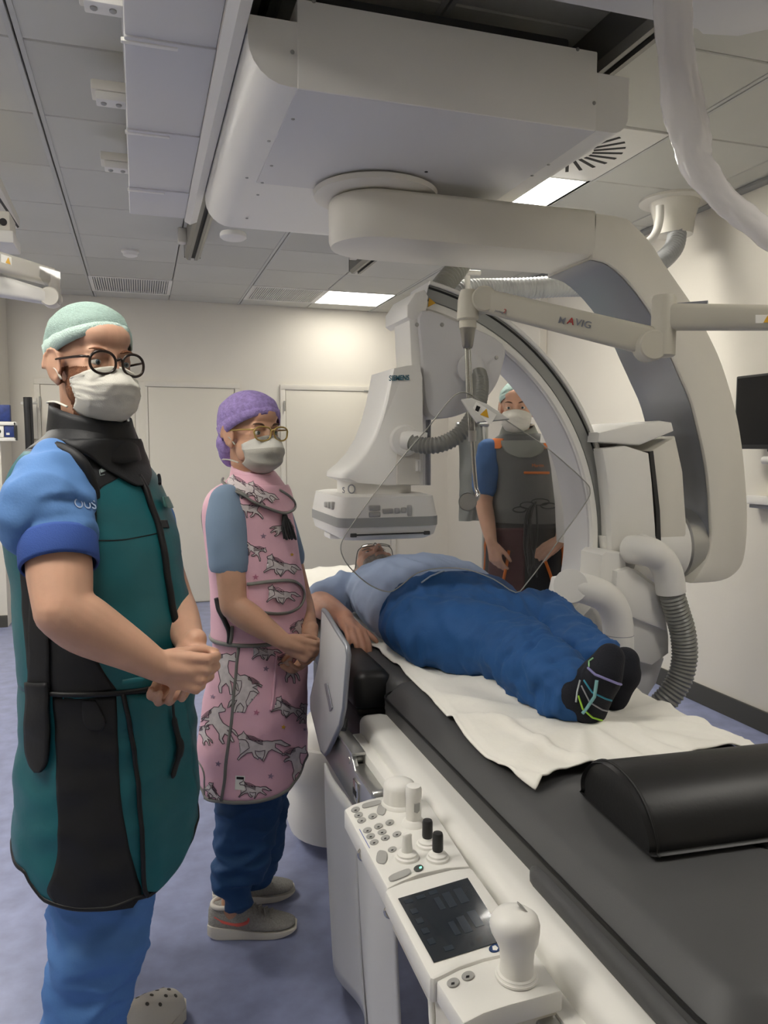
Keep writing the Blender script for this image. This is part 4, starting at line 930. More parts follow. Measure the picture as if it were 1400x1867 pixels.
class Garment:
    """body of revolution-like surface given by the silhouette (py: left px, right px) at depth d; a/b = front-back / side radius"""
    def __init__(s, rows, heading, d, ratio):
        s.h = heading; s.f = Vector((math.cos(heading), math.sin(heading), 0)); s.l = Vector((-s.f.y, s.f.x, 0))
        s.rows = []
        for row in rows:
            py, pl, pr = row[:3]; rt = row[3] if len(row) > 3 else ratio; dd = row[4] if len(row) > 4 else d
            c = at((pl+pr)/2, py, d=dd); v = Vector((c.x, c.y, 0)).normalized(); t = Vector((v.y, -v.x, 0))
            W = (pr-pl)/2/F*dd
            a = W/math.sqrt(s.f.dot(t)**2+(rt*s.l.dot(t))**2)
            dn = math.sqrt((a*s.f.dot(v))**2+(a*rt*s.l.dot(v))**2)
            zz = at((pl+pr)/2, py, d=dd-.85*dn).z
            s.rows.append((py, c.x, c.y, zz, a, a*rt, (pl+pr)/2, (pr-pl)/2))
        s.tab = np.array(spline([np.array(r) for r in s.rows], 12))
        q = s.tab[len(s.tab)//2]; v = Vector((q[1], q[2], 0)).normalized(); t = Vector((v.y, -v.x, 0))
        s.tc = math.atan2(-v.dot(s.l), -v.dot(s.f))       # angle that faces the camera
        s.amp = 0; s.seed = 0; s.sup = 2.0
    def row(s, py):
        return [float(np.interp(py, s.tab[:, 0], s.tab[:, k])) for k in range(8)]
    def pt(s, py, th, off=0):
        _, x, y, z, a, b, _, _ = s.row(py); c_, n_ = math.cos(th), math.sin(th)
        e = 2/s.sup
        p = Vector((x, y, z))+s.f*(a*math.copysign(abs(c_)**e, c_))+s.l*(b*math.copysign(abs(n_)**e, n_))
        n = (s.f*(c_*b)+s.l*(n_*a)).normalized()
        if s.amp:
            w1 = noise.noise((p.x*6+s.seed, p.y*6, p.z*10)); w2 = noise.noise((p.x*14, p.y*14+s.seed, p.z*22))
            off = off+s.amp*((1-2*abs(w1))*.6+.5*w2)
        return p+n*off
    def th(s, px, py):
        """surface angle seen at a pixel on the camera side"""
        r = s.row(py); lo, hi = s.tc-R(100), s.tc+R(100)
        best = None
        for k in range(101):
            t = lo+(hi-lo)*k/100; q = proj(s.pt(py, t))[0]
            if best is None or abs(q-px) < best[0]: best = (abs(q-px), t)
        t0 = best[1]
        for k in range(-10, 11):
            t = t0+k*R(.2); q = proj(s.pt(py, t))[0]
            if abs(q-px) < best[0]: best = (abs(q-px), t)
        return best[1]
    def shell(s, pys, hem=None, n=96, off=0, th0=0, th1=2*math.pi, top=None):
        g = []; full = th1-th0 > 6.28
        for k, py in enumerate(pys):
            row = []; v = k/(len(pys)-1)
            for i in range(n if full else n+1):
                t = th0+(th1-th0)*i/n; y1_ = hem(t) if hem else pys[-1]; y0_ = top(t) if top else pys[0]
                row.append(s.pt(y0_+(y1_-y0_)*v, t, off))
            g.append(row)
        return MB().loft(g, full, False)
    def uv(s, px, py):
        """ring and angle of the surface point seen at a pixel"""
        q = py
        for _ in range(4):
            t = s.th(px, q); q += (py-proj(s.pt(q, t))[1])*.9
        return q, t
    def panel(s, rows, off=.004, n=14, m=8, thick=.004):
        """patch between left/right pixel curves: rows = (py, pxl, pxr)"""
        k = [s.uv(a, py)+s.uv(b, py) for py, a, b in rows]
        rs = spline([np.array(r, float) for r in k], m); g = []
        for qa, ta, qb, tb in rs:
            g.append([s.pt(qa+(qb-qa)*i/n, ta+(tb-ta)*i/n, off) for i in range(n+1)])
        return MB().loft(g, False, False)
    def line(s, pts, off=.005, m=6):
        return [s.pt(q, t, off) for q, t in spline([np.array(s.uv(*p), float) for p in pts], m)]
    def hemfun(s, pts, hidden=None):
        """ring of the lower edge for every angle, from the edge seen in the photograph"""
        uvs = sorted([s.uv(*p)[::-1] for p in pts]); ts = [u[0] for u in uvs]; qs = [u[1] for u in uvs]
        h = hidden if hidden else None
        def f(t):
            d = (t-s.tc+math.pi) % (2*math.pi)-math.pi; t2 = s.tc+d
            if ts[0] <= t2 <= ts[-1]: return float(np.interp(t2, ts, qs))
            span = 2*math.pi-(ts[-1]-ts[0]); k = ((t2-ts[-1]) % (2*math.pi))/span
            return qs[-1]+(qs[0]-qs[-1])*(k*k*(3-2*k))
        return f
def solid(o, t): q = o.modifiers.new('thickness', 'SOLIDIFY'); q.thickness = t; q.offset = 1; return o
class Proj:
    """puts flat prints and stitched lines onto a finished surface"""
    def __init__(s, objs):
        vs_, fs_ = [], []
        for o in objs:
            k = len(vs_); vs_ += [v.co.copy() for v in o.data.vertices]; fs_ += [tuple(i+k for i in p.vertices) for p in o.data.polygons]
        s.b = BVHTree.FromPolygons(vs_, fs_)
    def hit(s, px, py, off=.002):
        v = (cf+cr*((px-CX)/F)-cu*((py-CY)/F)).normalized()
        loc, n, i, d = s.b.ray_cast(CP, v, 12)
        if loc is None: return None
        if n.dot(v) > 0: n = -n
        return loc+n*off
    def stroke(s, pts, r, off=.0015, step=3, mb=None, n=6):
        mb = mb or MB(); run = []; P = [np.array(p, float) for p in pts]; prev = None
        def flush():
            if len(run) > 1: mb.tube(run, r, n, True)
            run.clear()
        for a, b in zip(P, P[1:]):
            L = max(1, int(np.linalg.norm(b-a)/step))
            for k in range(L+1):
                q = a+(b-a)*k/L; h = s.hit(q[0], q[1], off)
                if h is None or (prev is not None and (h-prev).length > .05): flush(); prev = None
                if h is not None:
                    if not run or (h-run[-1]).length > 1e-4: run.append(h)
                    prev = h
        flush(); return mb
    def fill(s, poly, off=.001, step=4, mb=None):
        mb = mb or MB(); b = bmesh.new()
        f = b.faces.new([b.verts.new((p[0], p[1], 0)) for p in poly])
        bmesh.ops.triangulate(b, faces=[f])
        for _ in range(4):
            ed = [e for e in b.edges if e.calc_length() > step*1.5]
            if not ed: break
            bmesh.ops.subdivide_edges(b, edges=ed, cuts=1); bmesh.ops.triangulate(b, faces=b.faces)
        b.verts.index_update(); hs = [s.hit(v.co.x, v.co.y, off) for v in b.verts]
        idx = {}; V_ = []
        for i, h in enumerate(hs):
            if h is not None: idx[i] = len(V_); V_.append(h)
        fs = []
        for f in b.faces:
            q = [v.index for v in f.verts]
            if all(i in idx for i in q):
                pp = [hs[i] for i in q]
                if max((pp[i]-pp[i-1]).length for i in range(len(pp))) < .05: fs.append([idx[i] for i in q])
        b.free(); mb.add(V_, fs); return mb
def bodymat(name, col, red='C07A66', sss=.12):
    m = mat(name, col, .5, var=.10, scale=10, bump=.03, bscale=250, sss=sss); return m
# ================================================================== PERSON in the green apron (left foreground)
HD = R(-30); FW = Vector((math.cos(HD), math.sin(HD), 0)); LF = Vector((-FW.y, FW.x, 0))
SK1 = bodymat('skin_fair', 'D2A58B')
p1 = thing('person', 'person in green and black lead apron, turquoise cap, white mask and round glasses, hands clasped', 'person', (-.12, 1.84, 0))
hd = Head(at(168, 664, d=1.74), (math.cos(R(-58)), math.sin(R(-58)), -.03), (.02, 0, 1), 1.02)
nb = at(168, 815, d=1.77)
mb = MB(); hd.skull(mb, nb+LF*0, jaw=1.06)
SR, ER, WR = at(95, 880, d=1.60), at(115, 1112, d=1.49), at(286, 1214, d=1.57)
ch = at(168, 900, d=1.78)
SLf = at(170, 895, d=1.79)+LF*.155; ELf = at(316, 1095, d=1.88); WLf = at(350, 1182, d=1.66)
capsule(mb, [SR, SR.lerp(ER, .4), SR.lerp(ER, .66), ER], [.042, .052, .063, .055], 20)
capsule(mb, [ER, ER.lerp(WR, .25)+Vector((0, 0, -.004)), ER.lerp(WR, .7), WR], [.056, .058, .043, .032], 20)
capsule(mb, [SLf, SLf.lerp(ELf, .5), ELf], [.06, .058, .048], 18); capsule(mb, [ELf, ELf.lerp(WLf, .4), WLf], [.048, .045, .029], 18)
hand(mb, WR, cr*.92-cu*.22+cf*.22, cf, cu, (72, 76, 78, 80), 1.12, thumb=(.8, .25, .55), tc=.3)
hand(mb, WLf, -cr*.40-cu*.92-cf*.12, -cf, -cr, (52, 55, 58, 60), 1.02, thumb=(.9, .2, .3), tc=.2)
# trunk and legs below the clothes keep the figure one surface
capsule(mb, [nb, ch, at(190, 1200, d=1.77), at(190, 1420, d=1.77)], [.06, .085, .10, .11], 20)
capsule(mb, [SR, ch+Vector((0, 0, .02)), SLf], [.045, .07, .045], 18)
fR, fL = Vector((-.125, 1.86, .075)), Vector((-.15, 2.09, .075))
fR.z = .075
hipR, hipL = at(180, 1440, d=1.75), at(200, 1440, d=1.86)
capsule(mb, [hipR, (hipR+fR)/2+FW*.02, fR], [.10, .06, .042], 16); capsule(mb, [hipL, (hipL+fL)/2+FW*.02, fL], [.10, .06, .042], 16)
me = remesh(mb, .0042, 4); shade(me, 180)
# beard and stubble take the skin of the lower face
BEARD = mat('ginger_beard', '7A4E34', .7, var=.3, scale=120, bump=.3, bscale=300)
bd = obj('body', me, [SK1, BEARD], p1)
for p in me.polygons:
    q = p.center-hd.o; x, y, z = q.dot(hd.x)/hd.k, q.dot(hd.y)/hd.k, q.dot(hd.z)/hd.k
    if -.135 < z < -.012 and x > -.004+.25*max(0, -z-.06) and abs(y) < .078 and q.length < .17 and (abs(y) > .05 or z < -.05): p.material_index = 1
hd.eyes(p1, '5A6670'); hd.brows(p1, BEARD)
MASKW = mat('mask_white', 'D9D6CC', .8, bump=.15, bscale=500); TURQ = mat('cap_turquoise', 'A9C3BA', .8, bump=.6, bscale=260, var=.12, scale=120, stretch=(1, 1, 3)); TURB = mat('cap_band_turquoise', 'BBD1C9', .8, bump=.4, bscale=300)
hd.mask(p1, MASKW, size=1.05, drop=.008); hd.cap(p1, TURQ, TURB, .014, .064, -.012, .018)
TORT = mat('dark_tortoise', '2A1D17', .25); hd.glasses(p1, TORT, TORT, .0275, .0235, .112, .0355, .0030)
# --- trousers and clogs
SCB = mat('scrub_blue', '5583C2', .75, bump=.08, bscale=200, var=.06, scale=6)
mb = MB()
capsule(mb, [hipR+Vector((0, 0, .05)), at(180, 1600, d=1.77), at(176, 1740, d=1.74), at(152, 1850, d=1.75), fR+Vector((-.01, -.01, .06))], [.09, .104, .094, .076, .070], 28)
capsule(mb, [hipL+Vector((0, 0, .05)), at(195, 1600, d=1.86), fL+Vector((0, 0, .35)), fL+Vector((0, 0, .09))], [.09, .085, .075, .075], 28)
me = wrinkle(wrinkle(remesh(mb, .007, 4), .022, 6, (1, 1, 1.2), 3, .3), .018, 11, (1, 1, 1.6), 8, .2); shade(me, 180)
tr1 = obj('trousers', me, SCB, p1)
def clog(foot, ang, name='clog'):
    f = Vector((math.cos(ang), math.sin(ang), 0)); l = Vector((-f.y, f.x, 0)); o_ = Vector((foot.x, foot.y, 0))
    def ring(x, w, h, z0=0.0, off=0): return [o_+f*x+l*(w*math.cos(t)+off)+Vector((0, 0, z0+h*(max(0, math.sin(t))**.75) if math.sin(t) > 0 else z0+.012*math.sin(t))) for t in (2*math.pi*k/24 for k in range(24))]
    CL = mat('clog_cream', 'E6E0D0', .5)
    b_ = MB().loft([ring(.0, .040, .05, .03), ring(.03, .046, .065, .03), ring(.09, .050, .082, .03), ring(.13, .052, .075, .03), ring(.17, .053, .062, .03), ring(.205, .048, .05, .03), ring(.228, .036, .036, .03), ring(.242, .016, .018, .03)]).build(name, CL, p1, 180)
    MB().loft([[o_+f*x+l*(w*c_)+Vector((0, 0, z)) for x, w, c_ in [(xx, ww, s_) for xx, ww, s_ in [(-.07, .026, 1), (.0, .036, 1), (.08, .05, 1), (.17, .057, 1), (.225, .042, 1), (.248, .016, 1), (.248, .016, -1), (.225, .042, -1), (.17, .057, -1), (.08, .05, -1), (.0, .036, -1), (-.07, .026, -1)]]] for z in (.002, .034)]).build('sole', CL, b_, 50)
    MB().tube(vs3([o_+f*.055+l*.054+Vector((0, 0, .05)), o_-f*.02+l*.045+Vector((0, 0, .085)), o_-f*.068+Vector((0, 0, .095)), o_-f*.02-l*.045+Vector((0, 0, .085)), o_+f*.055-l*.054+Vector((0, 0, .05))], 6), .011, 8, sq=.35).build('heel_strap', CL, b_, 60)
    HB = Proj([b_])
    for (x, y) in ((.12, .018), (.12, -.02), (.15, .0), (.15, .032), (.15, -.032), (.18, .016), (.18, -.018), (.205, 0.0), (.205, .026), (.205, -.026)):
        q = o_+f*x+l*y+Vector((0, 0, .3)); loc, n, i, d_ = HB.b.ray_cast(q, Vector((0, 0, -1)), 1)
        if loc: MB().lathe([(.0052, 0), (.0052, .0012), (0, .0012)], loc-n*.0004, n, 10).build('vent_hole', mat('hole_dark', '5B574D', .7), b_, 40)
    capsule(sk := MB(), [o_-f*.012+Vector((0, 0, .06)), o_-f*.014+Vector((0, 0, .12)), o_-f*.012+Vector((0, 0, .19))], [.042, .038, .04], 18)
    sk.build('sock', mat('sock_cream', 'D6D0C4', .9, bump=.2, bscale=300), b_, 60)
clog(Vector((fR.x, fR.y, 0)), R(38)); clog(Vector((fL.x, fL.y, 0)), R(88))
# --- apron skirt
TEAL = mat('apron_teal', '15616A', .45, bump=.06, bscale=60, var=.06, scale=7); BLK = mat('apron_black', '17181B', .55, bump=.06, bscale=80); PIPE = mat('apron_piping', '0E0E10', .5)
sk = Garment([(1225, 60, 343), (1262, 60, 344), (1350, 61, 345), (1400, 58, 348), (1450, 54, 352), (1500, 51, 356), (1580, 47, 358), (1670, 45, 358)], HD, 1.79, 1.1)
sk.amp = .011; sk.seed = 2
hx = [(-1.02, 1588), (-.9, 1622), (-.78, 1638), (-.5, 1652), (0, 1656), (.3, 1640), (.45, 1632), (.67, 1607), (.82, 1577), (.95, 1535), (1.02, 1495)]
def hem1_old(t):
    r_ = sk.row(1550); p = proj(sk.pt(1550, t)); dlt = (t-sk.tc+math.pi) % (2*math.pi)-math.pi
    s_ = (p[0]-r_[6])/r_[7]
    if abs(dlt) > math.pi/2: return 1588 if s_ < 0 else 1588-(93*max(0, s_))
    return float(np.interp(s_, [h[0] for h in hx], [h[1] for h in hx]))
hem1 = sk.hemfun([(49, 1585), (58, 1604), (82, 1637), (110, 1648), (150, 1655), (200, 1654), (245, 1636), (272, 1629), (300, 1604), (322, 1575), (341, 1537), (354, 1495)])
apr = solid(sk.shell([1235+(1600-1235)*k/40 for k in range(41)], hem1, 120).build('apron_skirt', TEAL, p1, 180), .006)
solid(sk.panel([(1268, 100, 211), (1330, 104, 213), (1400, 106, 216), (1460, 107, 220), (1520, 108, 230), (1560, 107, 238), (1595, 98, 248), (1625, 90, 256), (1652, 112, 240)], .007, 18).build('side_panel', BLK, apr, 180), .003)
solid(sk.panel([(1262, 224, 330), (1330, 235, 340), (1400, 244, 344), (1480, 250, 350), (1540, 255, 338), (1580, 257, 318), (1605, 259, 298), (1622, 263, 280)], .012, 16).build('front_flap', TEAL, apr, 180), .004)
MB().tube(sk.line([(222, 1262), (234, 1330), (244, 1400), (251, 1480), (256, 1560), (258, 1612), (261, 1624), (266, 1629)], .013), .005, 8).build('flap_piping', PIPE, apr, 180)
MB().tube([sk.pt(hem1(2*math.pi*k/120), 2*math.pi*k/120, .004) for k in range(121)], .0055, 8).build('hem_piping', PIPE, apr, 180)
MB().tube(sk.line([(303, 1275), (305, 1310), (314, 1350), (312, 1380), (302, 1416)], .02), [.004]*6+[.008]*6+[.011]*6+[.008]*6+[.003], 8, sq=.5).build('hanging_strap', PIPE, apr, 180)
solid(sk.panel([(1274, 152, 175), (1295, 152, 185), (1315, 155, 192), (1328, 165, 186)], .012, 8).build('pocket_flap', BLK, apr, 180), .006)
# --- apron vest
ve = Garment([(778, 105, 236, 1.0, 1.76), (800, 92, 243, 1.35, 1.76), (825, 62, 252, 1.75, 1.77), (850, 46, 264, 1.85, 1.78), (880, 36, 282, 1.75, 1.78), (920, 28, 298, 1.6, 1.78), (960, 27, 309, 1.4, 1.79), (1010, 33, 320, 1.25, 1.79), (1060, 40, 327, 1.15, 1.79), (1110, 45, 333, 1.1, 1.79), (1160, 48, 340, 1.1, 1.79), (1210, 52, 344, 1.1, 1.79), (1262, 58, 346, 1.1, 1.79)], HD, 1.79, 1.15)
ve.amp = .005; ve.seed = 5
vm = ve.shell([778+(1262-778)*k/50 for k in range(51)], None, 120); vm.mi = [1 if k//120 < 5 else 0 for k in range(len(vm.mi))]
vst = solid(vm.build('apron_vest', [TEAL, BLK], p1, 180), .006)
solid(ve.panel([(779, 107, 234), (800, 94, 242), (825, 64, 250), (848, 50, 256), (862, 46, 226), (876, 42, 203), (888, 38, 182), (905, 34, 174), (940, 32, 173), (985, 36, 172)], .008, 24).build('shoulder_yoke', BLK, vst, 180), .004)
solid(ve.panel([(1040, 42, 62), (1100, 46, 85), (1150, 50, 150), (1190, 54, 172), (1225, 57, 190), (1256, 60, 212)], .008, 20).build('belt_panel', BLK, vst, 180), .004)
MB().tube(ve.line([(62, 1258), (97, 1262), (150, 1264), (210, 1262), (260, 1256), (300, 1246), (343, 1236)], .010), .006, 8).build('waist_piping', PIPE, vst, 180)
MB().tube(ve.line([(244, 868), (262, 905), (278, 950), (290, 1000), (299, 1060), (307, 1110), (315, 1155), (316, 1180), (308, 1205)], .012), .008, 8).build('front_edge', PIPE, vst, 180)
MB().tube(ve.line([(170, 985), (220, 984), (260, 977), (290, 970)][::-1], .006), .0015, 6).build('seam', PIPE, vst, 180)
solid(ve.panel([(1045, 60, 94), (1120, 62, 96), (1200, 62, 96), (1252, 60, 97)], .014, 8).build('side_strap', BLK, vst, 180), .006)
solid(sk.panel([(1240, 60, 97), (1300, 60, 98), (1350, 60, 98), (1385, 66, 94), (1402, 76, 84)], .020, 8).build('side_strap', BLK, vst, 180), .008)
# badge and pens on the chest
solid(ve.panel([(905, 282, 292), (922, 286, 300), (926, 289, 301)], .020, 4).build('badge', mat('badge_green', '3C6E6A', .3), vst, 60), .004)
solid(ve.panel([(948, 280, 296), (962, 284, 300)], .012, 4).build('pocket_edge', BLK, vst, 60), .004)
MB().tube(ve.line([(274, 866), (276, 882)], .02), .004, 8).build('pen', BLK, vst, 60)
pv_ = Proj([vst]+[o for o in bpy.data.objects if o.parent == vst])
pv_.stroke([(187, 853), (180, 858), (182, 868), (190, 866)], .0007, .002).build('logo_mark', mat('logo_grey', '8E9A98', .4), vst, 60)
pv_.fill([(181, 857), (193, 854), (194, 859), (183, 863)], .002).build('logo_block', MATS['logo_grey'], vst, 60)
# collar
def collar_rings(c0, c1, r0, r1, n=40, k=6, tilt=.25, fwd=FW):
    l = Vector((-fwd.y, fwd.x, 0)); g = []
    for j in range(k+1):
        t = j/k; c = c0.lerp(c1, t); r = (r0[0]+(r1[0]-r0[0])*t, r0[1]+(r1[1]-r0[1])*t)
        g.append([c+fwd*r[0]*math.cos(a)+l*r[1]*math.sin(a)+Vector((0, 0, -tilt*r[0]*math.cos(a)+.003*noise.noise((math.cos(a)*3, math.sin(a)*3, t*4)))) for a in (2*math.pi*i/n for i in range(n))])
    return g
hf = Vector((math.cos(R(-45)), math.sin(R(-45)), 0))
co1 = solid(MB().loft(collar_rings(at(166, 752, d=1.75), at(172, 822, d=1.76), (.082, .076), (.094, .092), tilt=.30, fwd=hf), True, False).build('thyroid_collar', BLK, p1, 180), .010)
solid(ve.panel([(800, 120, 243), (830, 150, 254), (855, 186, 262), (872, 215, 262), (884, 238, 258)], .018, 14).build('collar_bib', BLK, co1, 180), .006)
# --- shirt sleeves
def sleeve(S, E, rs, cuffm, m, t1=.66, ct=.78, cr_=.068, parent=None, amp=.010, cuff=True, seed=1):
    mb = MB(); n_ = len(rs)
    capsule(mb, [S.lerp(E, t1*k/(n_-1)) for k in range(n_)], rs, 28)
    me = wrinkle(remesh(mb, .007, 4), amp, 8, (1, 1, 1), seed); shade(me, 180)
    o = obj('sleeve', me, m, parent)
    if cuff:
        a, b_ = S.lerp(E, t1-.02), S.lerp(E, ct)
        MB().tube([a, a.lerp(b_, .1), a.lerp(b_, .9), b_], [cr_*.97, cr_*1.03, cr_, cr_*.97], 32, False).build('cuff', cuffm, o, 60)
        solid(bpy.data.objects[COL.objects[-1].name], -.004)
    return o
SHB = mat('scrub_shirt_blue', '5B86C0', .75, bump=.08, bscale=200, var=.05, scale=6); CUFF = mat('cuff_blue', '35539A', .85, bump=.2, bscale=400)
mb = MB()
spx = [(98, 838, .040), (96, 862, .066), (90, 900, .086), (87, 932, .094), (90, 950, .090), (102, 962, .078), (105, 970, .072)]
capsule(mb, [at(a, b_, d=1.60-.11*(b_-880)/232) for a, b_, r_ in spx], [r_ for a, b_, r_ in spx], 28)
me = wrinkle(remesh(mb, .006, 3), .015, 9, (1, 1, 1), 1, .35); shade(me, 180)
slv = obj('sleeve', me, SHB, p1)
ca_, cb_ = at(105, 980, d=1.5505), at(109, 1034, d=1.525)
solid(MB().tube([ca_, ca_.lerp(cb_, .12), ca_.lerp(cb_, .88), cb_], [.073, .0765, .076, .073], 32, False).build('cuff', CUFF, slv, 60), -.004)
ah = vs3([at(176, 990, d=1.68), at(174, 935, d=1.64), at(168, 885, d=1.61), at(150, 845, d=1.595), at(122, 822, d=1.60), at(92, 815, d=1.61), at(58, 826, d=1.64), at(30, 858, d=1.68), at(14, 905, d=1.71), at(20, 960, d=1.74)], 6)
MB().tube(ah, .013, 10, sq=1).build('armhole_edge', BLK, vst, 180)
sleeve(SLf+Vector((0, 0, .0)), ELf, [.06, .07, .075, .066], CUFF, SHB, .5, .66, .062, p1, .008, seed=4)
ps = Proj([slv])
h0, h1, h2 = ps.hit(136, 926, .002), ps.hit(160, 928, .002), ps.hit(136, 912, .002)
if h0 and h1 and h2: text('OUS', .030, h0, h1-h0, h2-h0, mat('print_pale', 'A9BCD6', .6), slv, sx=.8)
# ================================================================== PERSON in the pink apron
HW = R(-36); WF = Vector((math.cos(HW), math.sin(HW), 0)); WL = Vector((-WF.y, WF.x, 0))
SK2 = bodymat('skin_tan', 'C69A80')
p2 = thing('person', 'person in pink horse patterned lead apron with purple cap and grey mask beside the table', 'person', (.36, 2.42, 0))
hw = Head(at(459, 788, d=2.37), (math.cos(R(-63)), math.sin(R(-63)), -.02), (0, 0, 1), .96)
nb = at(466, 880, d=2.40); chw = at(458, 940, d=2.42)
mb = MB(); hw.skull(mb, nb, jaw=.95)
SRw, ERw, WRw = at(415, 925, d=2.28), at(425, 1105, d=2.22), at(520, 1172, d=2.20)
SLw = chw+WL*.15; SLw.z = SRw.z; ELw = at(546, 1085, d=2.56); WLw = at(566, 1156, d=2.33)
capsule(mb, [SRw, SRw.lerp(ERw, .5), ERw], [.048, .047, .039], 18); capsule(mb, [ERw, ERw.lerp(WRw, .3), ERw.lerp(WRw, .75), WRw], [.039, .042, .031, .024], 18)
capsule(mb, [SLw, SLw.lerp(ELw, .5), ELw], [.045, .044, .038], 16); capsule(mb, [ELw, ELw.lerp(WLw, .4), WLw], [.038, .036, .024], 16)
hand(mb, WRw, cr*.88-cu*.35+cf*.2, cf, cu, (60, 62, 64, 66), .93, thumb=(.8, .25, .5), tc=.3)
hand(mb, WLw, -cr*.15-cu*.9-cf*.4, -cf*.6-cr*.5, -cr+cu*.3, (40, 42, 44, 46), .94, thumb=(.8, .3, .5), tc=.3)
capsule(mb, [nb, chw, at(470, 1150, d=2.42), at(468, 1330, d=2.42)], [.05, .075, .09, .10], 18); capsule(mb, [SRw, chw, SLw], [.04, .06, .04], 16)
fa, fb = Vector((.235, 2.30, .07)), Vector((.262, 2.47, .07))
hr, hl = at(450, 1360, d=2.36), at(470, 1360, d=2.48)
capsule(mb, [hr, (hr+fa)/2+WF*.02, fa], [.09, .05, .036], 14); capsule(mb, [hl, (hl+fb)/2+WF*.02, fb], [.09, .05, .036], 14)
me = remesh(mb, .0042, 4); shade(me, 180); obj('body', me, SK2, p2)
hw.eyes(p2, '54605A'); hw.brows(p2, mat('brow_brown', '5A4334', .8))
MASKG = mat('mask_grey', 'B4B1A7', .8, bump=.2, bscale=500); MASKL = mat('mask_light', 'D3D1C9', .8, bump=.2, bscale=500)
hw.mask(p2, MASKG, MASKL, drop=.006, pleats=3, ridge=.7)
PURP = mat('cap_purple', '9A86BE', .8, bump=.4, bscale=200, var=.2, scale=90)
cw = hw.cap(p2, PURP, PURP, .016, .056, -.062, .016, pw=1.0, hug=.007)
mb = MB(); mb.sphere(hw(-.098, -.012, -.062), [.034, .042, .052], 20, mat=hw.m); mb.sphere(hw(-.075, -.03, -.035), [.04, .045, .05], 20, mat=hw.m)
me = wrinkle(remesh(mb, .005, 4), .006, 26, (1, 1, 1), 2); shade(me, 180); obj('cap_pouch', me, PURP, cw)
GOLD = mat('glasses_gold', 'B59A58', .3, .4); hw.glasses(p2, GOLD, GOLD, .028, .024, .112, .0345, .0026, 2.4, True, z=-.002)
# trousers + sneakers
NAVY = mat('scrub_navy', '1F4672', .75, bump=.08, bscale=200, var=.08, scale=6)
mb = MB()
capsule(mb, [at(458, 1380, d=2.38), at(452, 1480, d=2.36), at(442, 1560, d=2.34), at(428, 1600, d=2.32), at(432, 1626, d=2.31), at(434, 1640, d=2.31)], [.10, .092, .080, .066, .045, .036], 24)
capsule(mb, [hl, at(470, 1500, d=2.48), at(458, 1580, d=2.48), fb+Vector((0, 0, .06))], [.10, .085, .07, .05], 24)
me = wrinkle(remesh(mb, .007, 3), .020, 10, (1, 1, 1.6), 6, .3); shade(me, 180); obj('trousers', me, NAVY, p2)
SHG = mat('sneaker_mesh', 'A09E98', .8, bump=.5, bscale=350, var=.15, scale=200); SOLE = mat('sneaker_sole', 'D8D3C8', .6); CORAL = mat('coral_swoosh', 'E2685F', .5); LACE = mat('lace_grey', 'A09D96', .8)
def sneaker(foot, ang):
    f = Vector((math.cos(ang), math.sin(ang), 0)); l = Vector((-f.y, f.x, 0)); o_ = Vector((foot.x, foot.y, 0))
    rows = [(-.075, .022, .030, .085), (-.06, .032, .028, .098), (-.03, .037, .026, .100), (.0, .038, .026, .108), (.03, .039, .026, .104), (.06, .041, .026, .088), (.10, .044, .026, .070), (.14, .045, .026, .056), (.17, .042, .027, .047), (.195, .032, .029, .040), (.208, .016, .032, .036)]
    rows = [(x*.93, w_*.95, z0, z1) for x, w_, z0, z1 in rows]
    rs = spline([np.array(q) for q in rows], 4); g = []
    for x, w_, z0, z1 in rs:
        g.append([o_+f*x+l*w_*math.copysign(abs(math.cos(t))**.8, math.cos(t))+Vector((0, 0, z0+(z1-z0)*math.sin(t)**.8 if math.sin(t) > 0 else z0)) for t in (math.pi*k/20 for k in range(21))])
    b_ = MB().loft(g).build('sneaker', SHG, p2, 180)
    sg = []
    for x, w_, z0, z1 in rs:
        h = .034-.012*min(1, max(-.6, x/.1)); zz = .002+.014*max(0, (x-.12)/.07)**1.5+.010*max(0, (-x-.04)/.03)**1.5
        sg.append([o_+f*(x*1.03)+l*(w_+.005)*s_+Vector((0, 0, z)) for s_, z in ((1, zz), (1.04, (zz+h)/2), (1, h), (-1, h), (-1.04, (zz+h)/2), (-1, zz))])
    MB().loft(sg).build('sole', SOLE, b_, 60)
    pj = Proj([b_])
    def on(x, side, z):
        q = o_+f*x+l*side*.2+Vector((0, 0, z)); loc, n, i, d_ = pj.b.ray_cast(q, -l*side, .4); return (loc+n*.0015*(1 if n.dot(l*side) > 0 else -1)) if loc else None
    def top(x, y):
        loc, n, i, d_ = pj.b.ray_cast(o_+f*x+l*y+Vector((0, 0, .3)), Vector((0, 0, -1)), .4); return loc+Vector((0, 0, .003)) if loc else None
    pts = [on(x, -1, z) for x, z in ((-.05, .070), (-.02, .056), (.02, .048), (.05, .055), (.055, .066))]
    if all(pts): MB().tube(vs3(pts, 5), [.0015]*4+[.004]*6+[.006]*6+[.005]*4+[.002], 8, sq=.3).build('swoosh', CORAL, b_, 60)
    for x in (.045, .062, .08, .098, .115):
        pts = [top(x+.006*abs(y)/.02, y) for y in (-.026, -.012, 0, .012, .026)]
        if all(pts): MB().tube(vs3(pts, 3), .0032, 6).build('lace', LACE, b_, 60)
    MB().tube(vs3([o_+f*(-.01+.05*math.cos(a))+l*.036*math.sin(a)+Vector((0, 0, .102+.006*math.cos(a))) for a in np.linspace(0, 2*math.pi, 17)], 2), .007, 8).build('ankle_lining', SOLE, b_, 60)
sneaker(fa, R(-14)); sneaker(fb, R(-5))
